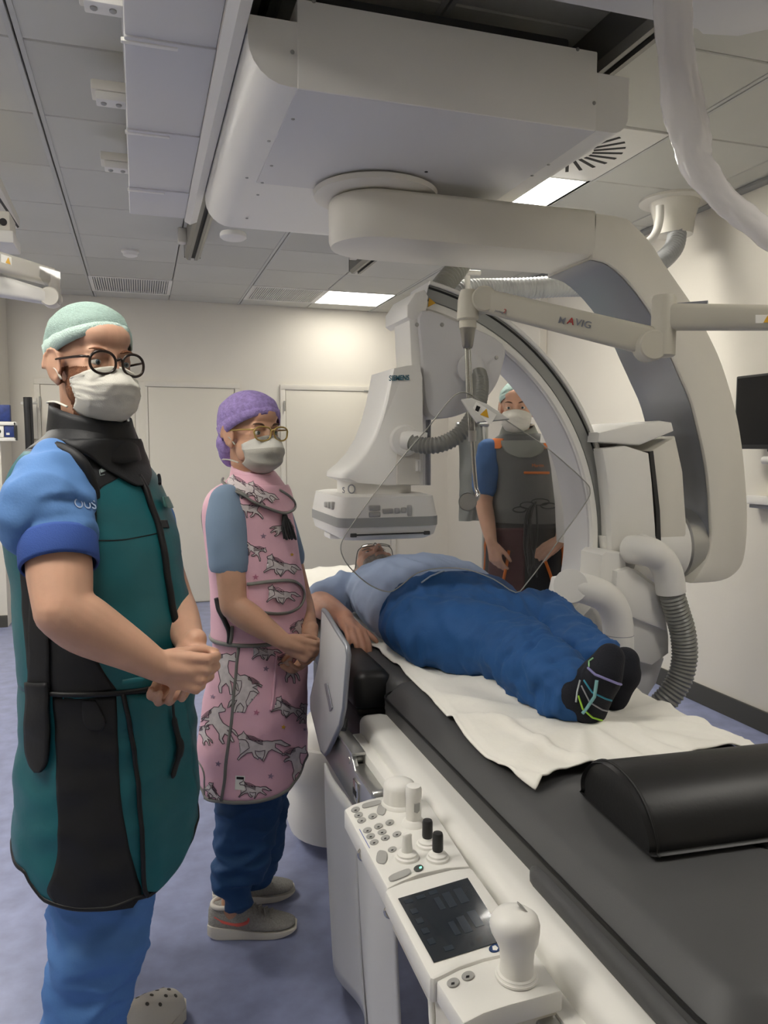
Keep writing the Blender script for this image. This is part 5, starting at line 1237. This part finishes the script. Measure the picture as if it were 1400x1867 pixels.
# skirt
PINK = mat('apron_pink', 'E2B3C2', .55, bump=.06, bscale=60, var=.05, scale=6); GRY = mat('apron_grey_binding', '7C7B76', .6); BLKT = BLK
skw = Garment([(1150, 399, 556), (1172, 397, 557), (1250, 386, 557), (1320, 375, 557), (1380, 368, 557), (1420, 370, 556), (1480, 372, 556)], HW, 2.40, 1.2)
skw.amp = .006; skw.seed = 11
hxw = [(-1.02, 1440), (-.7, 1459), (-.2, 1463), (.2, 1462), (.5, 1452), (.75, 1432), (.92, 1405), (1.02, 1375)]
def hem2_old(t):
    r_ = skw.row(1440); p = proj(skw.pt(1440, t)); dlt = (t-skw.tc+math.pi) % (2*math.pi)-math.pi; s_ = (p[0]-r_[6])/r_[7]
    if abs(dlt) > math.pi/2: return 1385 if s_ < 0 else 1380
    return float(np.interp(s_, [h[0] for h in hxw], [h[1] for h in hxw]))
hem2 = skw.hemfun([(372, 1440), (378, 1455), (405, 1460), (440, 1462), (470, 1460), (500, 1452), (525, 1438), (542, 1415), (551, 1390)])
sw = solid(skw.shell([1155+(1450-1155)*k/36 for k in range(37)], hem2, 120).build('apron_skirt', PINK, p2, 180), .005)
MB().tube([skw.pt(hem2(2*math.pi*k/120), 2*math.pi*k/120, .003) for k in range(121)], .006, 8).build('hem_binding', GRY, sw, 180)
MB().tube(skw.line([(437, 1178), (432, 1230), (426, 1290), (419, 1350), (413, 1400), (406, 1458)], .006), .0075, 8, sq=.5).build('side_binding', GRY, sw, 180)
MB().tube(skw.line([(502, 1190), (500, 1230), (496, 1270), (492, 1295)], .006), .004, 8).build('pocket_edge', PINK, sw, 180)
MB().tube(skw.line([(376, 1456), (372, 1400), (366, 1375)], .004), .004, 8).build('back_binding', GRY, sw, 180)
# vest
vw = Garment([(862, 428, 498, 1.0), (880, 414, 510, 1.35), (898, 390, 520, 1.7), (925, 378, 527, 1.7), (960, 377, 533, 1.5), (1010, 382, 541, 1.35), (1060, 388, 549, 1.28), (1110, 391, 555, 1.22), (1150, 391, 558, 1.2), (1175, 390, 559, 1.2)], HW, 2.40, 1.3)
vw.amp = .004; vw.seed = 21
vwo = solid(vw.shell([862+(1173-862)*k/44 for k in range(45)], None, 120).build('apron_vest', PINK, p2, 180), .005)
MB().tube([vw.pt(1172, 2*math.pi*k/90, .003) for k in range(91)], .0065, 8).build('hem_binding', GRY, vwo, 180)
# waist patch with rounded end
solid(vw.panel([(1062, 450, 532), (1072, 448, 543), (1085, 447, 548), (1100, 447, 546), (1112, 448, 535), (1118, 450, 520)], .007, 14).build('waist_patch', PINK, vwo, 180), .002)
MB().tube(vw.line([(450, 1064), (490, 1059), (525, 1058), (543, 1068), (549, 1085), (544, 1102), (528, 1114), (505, 1118), (480, 1116)], .011), .006, 8, sq=.6).build('patch_binding', GRY, vwo, 180)
MB().tube(vw.line([(398, 1090), (402, 1110), (412, 1130), (420, 1150), (420, 1172)], .006), .008, 8).build('side_gap', BLK, vwo, 180)
MB().tube(vw.line([(426, 1140), (425, 1158), (423, 1172)], .009), .007, 8, sq=.5).build('side_binding', GRY, vwo, 180)
ahw = vs3([at(448, 1010, d=2.31), at(448, 960, d=2.28), at(445, 925, d=2.26), at(434, 902, d=2.25), at(418, 892, d=2.26), at(398, 894, d=2.28), at(382, 908, d=2.31), at(373, 930, d=2.34), at(372, 950, d=2.36), at(378, 985, d=2.37)], 6)
MB().tube(ahw, .0085, 10).build('armhole_binding', GRY, vwo, 180)
# collar with overlapping bib
cw2 = solid(MB().loft(collar_rings(at(462, 856, d=2.385), at(463, 893, d=2.40), (.062, .058), (.072, .072), tilt=.25, fwd=Vector((math.cos(R(-55)), math.sin(R(-55)), 0))), True, False).build('thyroid_collar', PINK, p2, 180), .008)
solid(vw.panel([(884, 422, 515), (900, 436, 523), (915, 455, 528), (925, 480, 529), (933, 505, 523)], .014, 14).build('collar_bib', PINK, cw2, 180), .004)
MB().tube(vw.line([(420, 880), (435, 899), (455, 914), (480, 926), (505, 935), (520, 932), (527, 920), (517, 905), (500, 893)], .020), .004, 8).build('bib_binding', GRY, cw2, 180)
MB().tube(vw.line([(418, 872), (430, 890), (447, 905)], .022), .004, 8).build('bib_edge', GRY, cw2, 180)
mb = MB()
for k in range(9): mb.tube(vw.line([(508+.5*k, 938), (507+2.0*k, 960), (510+2.6*k, 982+(k % 3))], .016+.002*(k % 2)), .0028, 6)
mb.build('black_tassel', BLK, cw2, 180, kind='stuff')
# sleeves (grey-blue tee)
TEE = mat('tee_grey_blue', '7B8FA6', .85, bump=.1, bscale=300, var=.05, scale=6)
mb = MB(); spx = [(412, 912, .046), (413, 940, .058), (415, 970, .060), (418, 1005, .060), (420, 1030, .061)]
capsule(mb, [at(a, b_, d=2.255) for a, b_, r_ in spx], [r_ for a, b_, r_ in spx], 26)
me = wrinkle(remesh(mb, .006, 3), .006, 10, (1, 1, .8), 8); shade(me, 180)
for v in me.vertices:
    if v.co.z < at(420, 1040, d=2.255).z: v.co.z = at(420, 1040, d=2.255).z
obj('sleeve', me, TEE, p2)
mb = MB(); capsule(mb, [SLw, SLw.lerp(ELw, .3), SLw.lerp(ELw, .6)], [.05, .055, .055], 20); me = remesh(mb, .007, 3); shade(me, 180); obj('sleeve', me, TEE, p2)
# printed horses and stars: fill in white, thin dark outline
HORSE = [(0, 9), (3, 6), (8, 3), (11, -2), (13, 2), (17, 6), (22, 12), (30, 15), (42, 15), (54, 14), (62, 15), (68, 13), (78, 12), (88, 18), (96, 22), (86, 24), (76, 20), (68, 19), (68, 26), (74, 30), (82, 36), (80, 38), (70, 34), (62, 30), (56, 34), (52, 44), (48, 52), (46, 51), (49, 42), (50, 32), (40, 34), (32, 33), (34, 40), (40, 46), (38, 49), (30, 44), (27, 36), (18, 38), (8, 46), (3, 52), (1, 50), (6, 42), (16, 33), (22, 28), (20, 20), (15, 14), (8, 13), (3, 14)]
REAR = [(20, 0), (24, 4), (32, 2), (40, 6), (44, 12), (46, 20), (56, 18), (64, 22), (62, 25), (56, 22), (46, 26), (54, 30), (58, 36), (56, 38), (48, 33), (42, 34), (38, 44), (34, 54), (36, 64), (32, 74), (28, 74), (30, 64), (24, 56), (18, 62), (14, 74), (10, 74), (13, 60), (18, 50), (10, 54), (4, 64), (0, 66), (4, 54), (14, 44), (22, 36), (26, 24), (26, 14), (20, 14), (14, 14), (12, 10), (16, 6), (17, -3)]
HW_ = mat('print_horse_white', 'CFC6C6', .6, var=.12, scale=60); HINK = mat('print_horse_ink', '4E3B45', .6); STAR = mat('print_star', '8C7488', .6); STAR2 = mat('print_star_rose', 'B8728A', .6)
pjv = Proj([vwo]+[o for o in bpy.data.objects if o.parent in (vwo, cw2) and o.name.startswith(('waist_patch', 'collar_bib'))]); pjs = Proj([sw])
def horse(pj, owner, poly, x, y, sc, flip=1, rot=0):
    cx_ = sum(p[0] for p in poly)/len(poly); cy_h = sum(p[1] for p in poly)/len(poly); c_, n_ = math.cos(R(rot)), math.sin(R(rot)); q = []
    for a, b_ in poly:
        a, b_ = (a-cx_)*flip*sc, (b_-cy_h)*sc; q.append((x+a*c_-b_*n_, y+a*n_+b_*c_))
    m = pj.fill(q, .0066 if pj is pjv else .0062)
    if not m.f: return
    o = m.build('horse_print', HW_, owner, 180)
    l = pj.stroke(q+[q[0]], .0010, .0068, 3)
    sx_, sy_ = q[5 if poly is HORSE else 3]; ex_, ey_ = q[8 if poly is HORSE else 6]
    for k in range(4): pj.stroke([(sx_-2*flip, sy_-1+k*2), ((sx_+ex_)/2, (sy_+ey_)/2-3+k*2.5), (ex_+3*flip, ey_-1+k*2.5)], .0008, .007, 3, l)
    if l.f: l.build('horse_outline', HINK, o, 180)
for a in ((440, 800+92, .75, 1, 20), (472, 903, .62, 1, 20), (455, 930, .62, -1, 5), (512, 962, .55, 1, 40), (462, 1004, .5, -1, 30), (508, 1034, .68, 1, 14), (510, 1086, .62, 1, 8), (545, 1150, .55, -1, -10)): horse(pjv, vwo, HORSE if a[2] != .55 else REAR, *a)
for P_, a in ((REAR, (412, 1225, 1.0, -1, 10)), (REAR, (445, 1262, .95, 1, 0)), (HORSE, (482, 1190, .55, 1, 5)), (REAR, (525, 1215, .75, -1, 10)), (HORSE, (520, 1292, .62, 1, 22)), (REAR, (402, 1320, .95, -1, -12)), (HORSE, (472, 1362, .98, 1, 2)), (REAR, (538, 1390, .85, -1, 8)), (HORSE, (460, 1440, .6, 1, 5)), (HORSE, (390, 1445, .45, 1, 50)), (REAR, (376, 1340, .5, -1, 0)), (REAR, (552, 1300, .5, 1, 0))): horse(pjs, sw, P_, *a)
def star(pj, owner, x, y, r, m, rot=0):
    q = [(x+(r if k % 2 == 0 else r*.42)*math.sin(R(36*k+rot)), y-(r if k % 2 == 0 else r*.42)*math.cos(R(36*k+rot))) for k in range(10)]
    f_ = pj.fill(q, .0066, 3)
    if f_.f: f_.build('star_print', m, owner, 180)
for x, y, r, m in ((478, 978, 6, STAR), (465, 1052, 6, STAR2), (443, 884, 5, STAR), (529, 1012, 4, YELLOW)): star(pjv, vwo, x, y, r, m)
for x, y, r, m in ((484, 1219, 6, STAR), (467, 1298, 6, STAR2), (391, 1270, 5, STAR), (400, 1391, 6, STAR), (492, 1414, 6, STAR), (514, 1325, 5, YELLOW), (552, 1330, 4, STAR)): star(pjs, sw, x, y, r, m, 10)
pjs.fill([(430, 1412), (447, 1413), (446, 1440), (429, 1439)], .0066).build('care_label', LABELW, sw, 180)
pjs.fill([(432, 1414), (445, 1415), (445, 1420), (432, 1419)], .0076).build('care_label_print', INK, sw, 180)
# ================================================================== PERSON in the grey apron behind the table
p3 = thing('person', 'person in grey apron with orange trim and turquoise cap standing behind the patient table', 'person', (1.80, 3.44, 0))
H3 = R(-119); F3 = Vector((math.cos(H3), math.sin(H3), 0)); L3 = Vector((-F3.y, F3.x, 0)); D3 = 3.80
h3 = Head(at(943, 742, d=D3-.02), (math.cos(R(-123)), math.sin(R(-123)), -.08), (0, 0, 1), 1.0)
nb = at(947, 805, d=D3); c3 = at(953, 850, d=D3)
mb = MB(); h3.skull(mb, nb)
S3, E3, W3 = at(890, 822, d=D3), at(882, 918, d=D3-.02), at(896, 990, d=D3-.12)
T3, U3, X3 = at(1022, 822, d=D3), at(1034, 920, d=D3), at(1022, 985, d=D3-.14)
capsule(mb, [S3, S3.lerp(E3, .5), E3], [.05, .05, .042], 16); capsule(mb, [E3, E3.lerp(W3, .4), W3], [.042, .04, .027], 16)
capsule(mb, [T3, T3.lerp(U3, .5), U3], [.05, .05, .042], 16); capsule(mb, [U3, U3.lerp(X3, .4), X3], [.042, .04, .027], 16)
hand(mb, W3, -cu*.95+cr*.25, cr*.6+cf*.5, -cf+cr*.4, (28, 32, 36, 40), 1.0)
hand(mb, X3, -cr*.75-cu*.5-cf*.2, -cu*.4+cf*.7, cu*.8-cr*.3, (20, 24, 28, 30), 1.0)
capsule(mb, [nb, c3, at(955, 1000, d=D3), at(955, 1080, d=D3)], [.055, .08, .10, .10], 18); capsule(mb, [S3, c3, T3], [.045, .07, .045], 16)
for s_ in (-1, 1):
    hp_ = at(955, 1080, d=D3)+L3*.09*s_; ft = Vector((1.80, 3.44, .05))+L3*.11*s_; capsule(mb, [hp_, (hp_+ft)/2, ft, ft+F3*.15], [.09, .06, .045, .035], 14)
me = remesh(mb, .005, 4); shade(me, 180); obj('body', me, SK1, p3)
h3.eyes(p3, '4F5558'); h3.brows(p3, MATS['brow_brown']); h3.mask(p3, MASKW); h3.cap(p3, TURQ, TURB, .012, .056, -.01, .012)
GAP = mat('apron_grey', '626361', .55, bump=.08, bscale=60, var=.06, scale=6); ORG = mat('apron_orange', 'D9742E', .55); MAR = mat('apron_maroon', '4A2026', .55)
v3 = Garment([(792, 915, 982, .9), (806, 897, 1006, 1.5), (825, 893, 1016, 1.55), (860, 894, 1020, 1.5), (910, 895, 1022, 1.4), (965, 893, 1022, 1.35)], H3, D3, 1.4); v3.amp = .005; v3.seed = 31
k3 = Garment([(955, 893, 1022), (1010, 889, 1024), (1080, 885, 1027), (1160, 882, 1030), (1240, 882, 1032)], H3, D3, 1.3); k3.amp = .006; k3.seed = 33
vo3 = solid(v3.shell([792+(966-792)*k/30 for k in range(31)], None, 90).build('apron_vest', GAP, p3, 180), .006)
ko3 = solid(k3.shell([955+(1220-955)*k/30 for k in range(31)], None, 90).build('apron_skirt', BLK, p3, 180), .006)
solid(k3.panel([(962, 896, 957), (1010, 894, 957), (1060, 890, 956), (1110, 888, 955)], .008, 14).build('skirt_panel', MAR, ko3, 180), .003)
solid(v3.panel([(800, 903, 920), (812, 899, 918), (818, 898, 914)], .010, 8).build('shoulder_patch', ORG, vo3, 180), .003)
solid(v3.panel([(800, 988, 1001), (812, 988, 1003), (818, 990, 1004)], .010, 8).build('shoulder_patch', ORG, vo3, 180), .003)
for a in ([(896, 830), (898, 880), (897, 930), (895, 965)], [(1017, 830), (1017, 880), (1016, 930), (1019, 965)]): MB().tube(v3.line(a, .008), .008, 8).build('side_piping', ORG, vo3, 180)
for a in ([(892, 970), (889, 1010), (886, 1060)], [(1021, 970), (1023, 1010), (1024, 1060)]): MB().tube(k3.line(a, .008), .009, 8).build('side_piping', ORG, ko3, 180)
MB().tube(v3.line([(955, 862), (978, 862), (999, 862)], .010), .006, 8).build('chest_pocket_edge', ORG, vo3, 180)
for a in ([(929, 1003), (925, 1030), (919, 1060)], [(986, 1003), (995, 1030), (1004, 1058)]): MB().tube(k3.line(a, .012), .0075, 8).build('pocket_edge', ORG, ko3, 180)
q0, q1, q2 = (Proj([vo3]).hit(*a, .009) for a in ((969, 852), (990, 852), (969, 846)))
if q0 and q1 and q2: text('Martin', .022, q0, q1-q0, q2-q0, ORG, vo3)
hf3 = F3
c3o = solid(MB().loft(collar_rings(at(945, 778, d=D3), at(946, 805, d=D3), (.075, .07), (.09, .10), tilt=.3, fwd=F3), True, False).build('thyroid_collar', mat('collar_grey', '85877F', .55), p3, 180), .01)
solid(v3.panel([(803, 916, 984), (815, 918, 990), (826, 926, 985), (834, 945, 968)], .014, 12).build('collar_bib', MATS['collar_grey'], c3o, 180), .005)
SHD = mat('shirt_blue_dark', '3E6496', .75, bump=.08, bscale=200)
for a, b_ in ((S3, E3), (T3, U3)):
    mb = MB(); capsule(mb, [a+Vector((0, 0, .01)), a.lerp(b_, .35), a.lerp(b_, .68)], [.052, .066, .064], 22)
    me = wrinkle(remesh(mb, .007, 3), .007, 10, (1, 1, 1), 5); shade(me, 180); obj('sleeve', me, SHD, p3)
for s_ in (-1, 1):
    ft = Vector((1.80, 3.44, 0))+L3*.11*s_
    mb = MB(); capsule(mb, [at(955, 1150, d=D3)+L3*.09*s_, ft+Vector((0, 0, .3)), ft+Vector((0, 0, .12))], [.10, .075, .075], 20); me = remesh(mb, .01, 3); shade(me, 180); obj('trouser_leg', me, SHD, p3)
    mb = MB(); capsule(mb, [ft+Vector((0, 0, .045))-F3*.04, ft+F3*.08+Vector((0, 0, .045)), ft+F3*.18+Vector((0, 0, .036))], [.042, .044, .034], 16); me = remesh(mb, .006, 3); shade(me, 180); obj('shoe', me, MATS['clog_cream'], p3)
# cable reflection in the acrylic shield, shaped as dark strands before this person's apron
cb = thing('cable_reflection', 'bundle of thin dark cables hanging in front of the grey apron', 'cables', tuple(at(975, 920, d=D3-.24)))
CBM = mat('reflection_dark', '2A2B2C', .5)
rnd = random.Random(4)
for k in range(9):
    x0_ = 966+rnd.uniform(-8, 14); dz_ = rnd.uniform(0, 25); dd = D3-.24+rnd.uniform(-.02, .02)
    MB().tube(vs3([at(977, 915, d=dd), at(x0_, 935, d=dd), at(x0_-4+rnd.uniform(-6, 6), 985, d=dd), at(970+rnd.uniform(-10, 12), 1030+dz_, d=dd)], 8), .0045, 6).build('cable', CBM, cb, 60)  # strand of the mirrored image, given solid shape
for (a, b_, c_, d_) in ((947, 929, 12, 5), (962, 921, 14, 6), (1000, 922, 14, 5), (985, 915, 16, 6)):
    MB().tube([at(a+c_*math.cos(t), b_+d_*math.sin(t), d=D3-.24) for t in np.linspace(0, 2*math.pi, 25)], .0035, 6).build('reflected_loop', CBM, cb, 60)
# ================================================================== PATIENT
SK4 = bodymat('skin_ruddy', 'C99880')
p4 = thing('person', 'person lying on the table in light blue shirt and blue trousers with striped socks', 'person', (.9, 2.2, ZM))
h4 = Head((.895, 2.95, 1.0), (.0, -.10, 1), (.0, 1, .10), .98)
mb = MB(); nk = h4(-.03, 0, -.16); h4.skull(mb, nk, lips=True, jaw=1.08)
sR, eR, wR = Vector((.70, 2.68, .975)), at(578, 1098, z=.945), at(628, 1128, z=.955)
sL, eL, wL = Vector((1.10, 2.66, .985)), Vector((1.17, 2.42, .945)), Vector((1.12, 2.18, .945))
capsule(mb, [sR, sR.lerp(eR, .5), eR], [.055, .052, .046], 16); capsule(mb, [eR, eR.lerp(wR, .4), wR], [.048, .046, .031], 16)
capsule(mb, [sL, sL.lerp(eL, .5), eL], [.055, .052, .046], 16); capsule(mb, [eL, eL.lerp(wL, .4), wL], [.046, .042, .03], 16)
hdir = at(652, 1158, z=.925)-wR
hand(mb, wR, hdir, (-.1, -.2, -1), (1, .3, 0), (20, 24, 26, 30), 1.02, thumb=(.75, .6, .1), tc=.2)
hand(mb, wL, (-.1, -1, -.05), (0, 0, -1), (-1, 0, 0), (14, 16, 18, 20), 1.0)
capsule(mb, [nk, (.90, 2.62, .98), (.90, 2.3, .99), (.90, 2.1, .975)], [.06, .075, .08, .075], 18)
kR, aR = at(915, 1185, z=.965), at(1056, 1278, z=.935)
kL, aL = at(985, 1135, z=.965), at(1098, 1222, z=.935)
gR, gL = Vector((.80, 2.02, .96)), Vector((.98, 2.0, .96))
capsule(mb, [gR, kR, aR], [.07, .05, .036], 14); capsule(mb, [gL, kL, aL], [.07, .05, .036], 14)
me = remesh(mb, .0045, 4); shade(me, 180)
GB = mat('beard_grey', '9A928A', .8, var=.25, scale=120, bump=.3, bscale=300)
obj('body', me, [SK4, GB], p4)
for p in me.polygons:
    q = p.center-h4.o; x, y, z = q.dot(h4.x)/h4.k, q.dot(h4.y)/h4.k, q.dot(h4.z)/h4.k
    if q.length < .17 and (-.14 < z < -.05 and x > .02 and not (abs(y) < .022 and -.080 < z < -.062)) or (q.length < .14 and x < .045 and z > -.0 and x < .02+z*.2): p.material_index = 1
h4.eyes(p4, '54606A'); h4.brows(p4, GB); h4.glasses(p4, MATS['dark_metal'], MATS['dark_metal'], .025, .018, .112, .034, .0018, 2.6)
# shirt
SHL = mat('shirt_light_blue', 'A0B2D0', .8, bump=.08, bscale=250, var=.05, scale=6)
mb = MB()
def slab4(y, cx_, cz_, rx, rz): return [(cx_+rx*math.copysign(abs(math.cos(t))**.85, math.cos(t)), y, max(ZM+.012, cz_+rz*math.sin(t))) for t in (2*math.pi*k/36 for k in range(36))]
rr = [(2.08, .90, .97, .18, .07), (2.15, .90, .98, .205, .105), (2.27, .90, .99, .225, .140), (2.42, .90, .99, .222, .146), (2.56, .90, .985, .21, .128), (2.68, .90, .98, .205, .10), (2.76, .90, .975, .15, .078), (2.80, .90, .98, .08, .065)]
mb.loft([slab4(*[float(v) for v in q]) for q in spline([np.array(r) for r in rr], 5)])
capsule(mb, [sR+Vector((0, 0, 0)), sR.lerp(eR, .4), sR.lerp(eR, .72)], [.075, .074, .070], 22); capsule(mb, [sL, sL.lerp(eL, .4), sL.lerp(eL, .8)], [.075, .072, .068], 22)
me = wrinkle(remesh(mb, .007, 4), .012, 10, (1.4, .8, 1), 12, .3); shade(me, 180); obj('shirt', me, SHL, p4)
# trousers: seat and two legs grown together
TRB = mat('trousers_blue', '1E4F86', .75, bump=.08, bscale=200, var=.07, scale=6)
mb = MB()
rr = [(2.165, .90, .985, .224, .128), (2.12, .90, .98, .226, .124), (2.06, .895, .975, .225, .112), (2.0, .895, .97, .22, .10), (1.94, .895, .965, .21, .088)]
mb.loft([slab4(*[float(v) for v in q]) for q in spline([np.array(r) for r in rr], 5)])
def leg4(g, k, a, rs): capsule(mb, [g, g.lerp(k, .5), k, k.lerp(a, .5), k.lerp(a, .86)], rs, 26)
leg4(Vector((.79, 2.02, .97)), kR+Vector((0, 0, .012)), aR, [.105, .098, .086, .074, .064])
leg4(Vector((1.00, 2.0, .97)), kL+Vector((0, 0, .012)), aL, [.10, .092, .080, .068, .060])
me = remesh(mb, .007, 4)
kn = (kR+aR)/2
wrinkle(me, .018, 7, (1, 1, 1), 15, .3); wrinkle(me, .013, 12, (1.5, 1, 1), 25, .2); wrinkle(me, .020, 16, (1, 1.5, 1), 18, .3, lambda p: max(.0, min(1, 1.3-abs(p.y-1.60)*5))); shade(me, 180)
for v in me.vertices: v.co.z = max(v.co.z, ZM+.014)
t4 = obj('trousers', me, TRB, p4)
wb = [(x, 2.160, z) for x, y, z in slab4(2.16, .90, .985, .226, .130)]
MB().tube([Vector(p)+Vector((0, .0, 0)) for p in wb]+[Vector(wb[0])], .006, 8).build('waistband', TRB, t4, 180)
pj4 = Proj([t4])
mb = MB()
pj4.stroke([(835, 1040), (818, 1040), (800, 1046), (785, 1052), (768, 1064)], .0025, .004, 4, mb); pj4.stroke([(812, 1038), (830, 1042), (848, 1040)], .0025, .004, 4, mb)
if mb.f: mb.build('drawstring', mat('cord_pale', 'B9C4D2', .8), t4, 180, kind='stuff')
# socks: sole towards the camera, toes up
SOCK = mat('sock_navy', '12141E', .85, bump=.2, bscale=300)
def sock(a, heel, ball, toe, nm):
    mb = MB(); md = heel.lerp(ball, .5)
    capsule(mb, [a.lerp(heel, -.5), a, a.lerp(heel, .6)], [.040, .038, .040], 18)
    capsule(mb, [heel, md, ball, toe], [.036, .038, .044, .034], 20)
    sd_ = Vector((1, .25, 0)).normalized()
    capsule(mb, [ball-sd_*.018, toe-sd_*.012], [.034, .026], 16); capsule(mb, [ball+sd_*.016, toe+sd_*.012-Vector((0, 0, .012))], [.034, .022], 16)
    capsule(mb, [a+Vector((0, 0, .015)), ball.lerp(toe, .2)+Vector((0, .02, 0))], [.040, .034], 18)
    me = remesh(mb, .005, 6); shade(me, 180); return obj(nm, me, SOCK, p4)
hR = at(1076, 1296, d=1.72); bR = at(1098, 1232, d=1.69); tR = at(1112, 1200, d=1.70)
s1 = sock(aR, hR, bR, tR, 'sock')
hL = at(1118, 1270, d=1.80); bL = at(1134, 1228, d=1.80); tL = at(1140, 1205, d=1.80)
sock(aL, hL, bL, tL, 'sock')
pk = Proj([s1])
for c_, w_, pts in (('8A86B8', .0028, [(1072, 1218), (1085, 1230), (1105, 1238), (1125, 1246), (1142, 1250)]), ('7FB0B4', .004, [(1088, 1240), (1084, 1270), (1070, 1290), (1062, 1300)]), ('3C8FA8', .0022, [(1065, 1240), (1080, 1262), (1105, 1274), (1130, 1282)]), ('9A9AA0', .0018, [(1060, 1250), (1075, 1280), (1098, 1294), (1122, 1300)]), ('A6D84A', .0022, [(1054, 1268), (1062, 1292), (1080, 1308), (1106, 1316)]), ('5A7AC8', .005, [(1136, 1256), (1134, 1270), (1130, 1284)]), ('8FC08C', .002, [(1074, 1216), (1074, 1206), (1082, 1200)]), ('B0B8BC', .0022, [(1058, 1240), (1052, 1262), (1050, 1280)])):
    m = pk.stroke(pts, w_, .0008, 3, None, 6)
    if m.f: m.build('stripe', mat('stripe_'+c_, c_, .8), s1, 180)
for o in bpy.data.objects:
    if o.parent is not None and o.get('category'): del o['category']
bpy.context.view_layer.update()
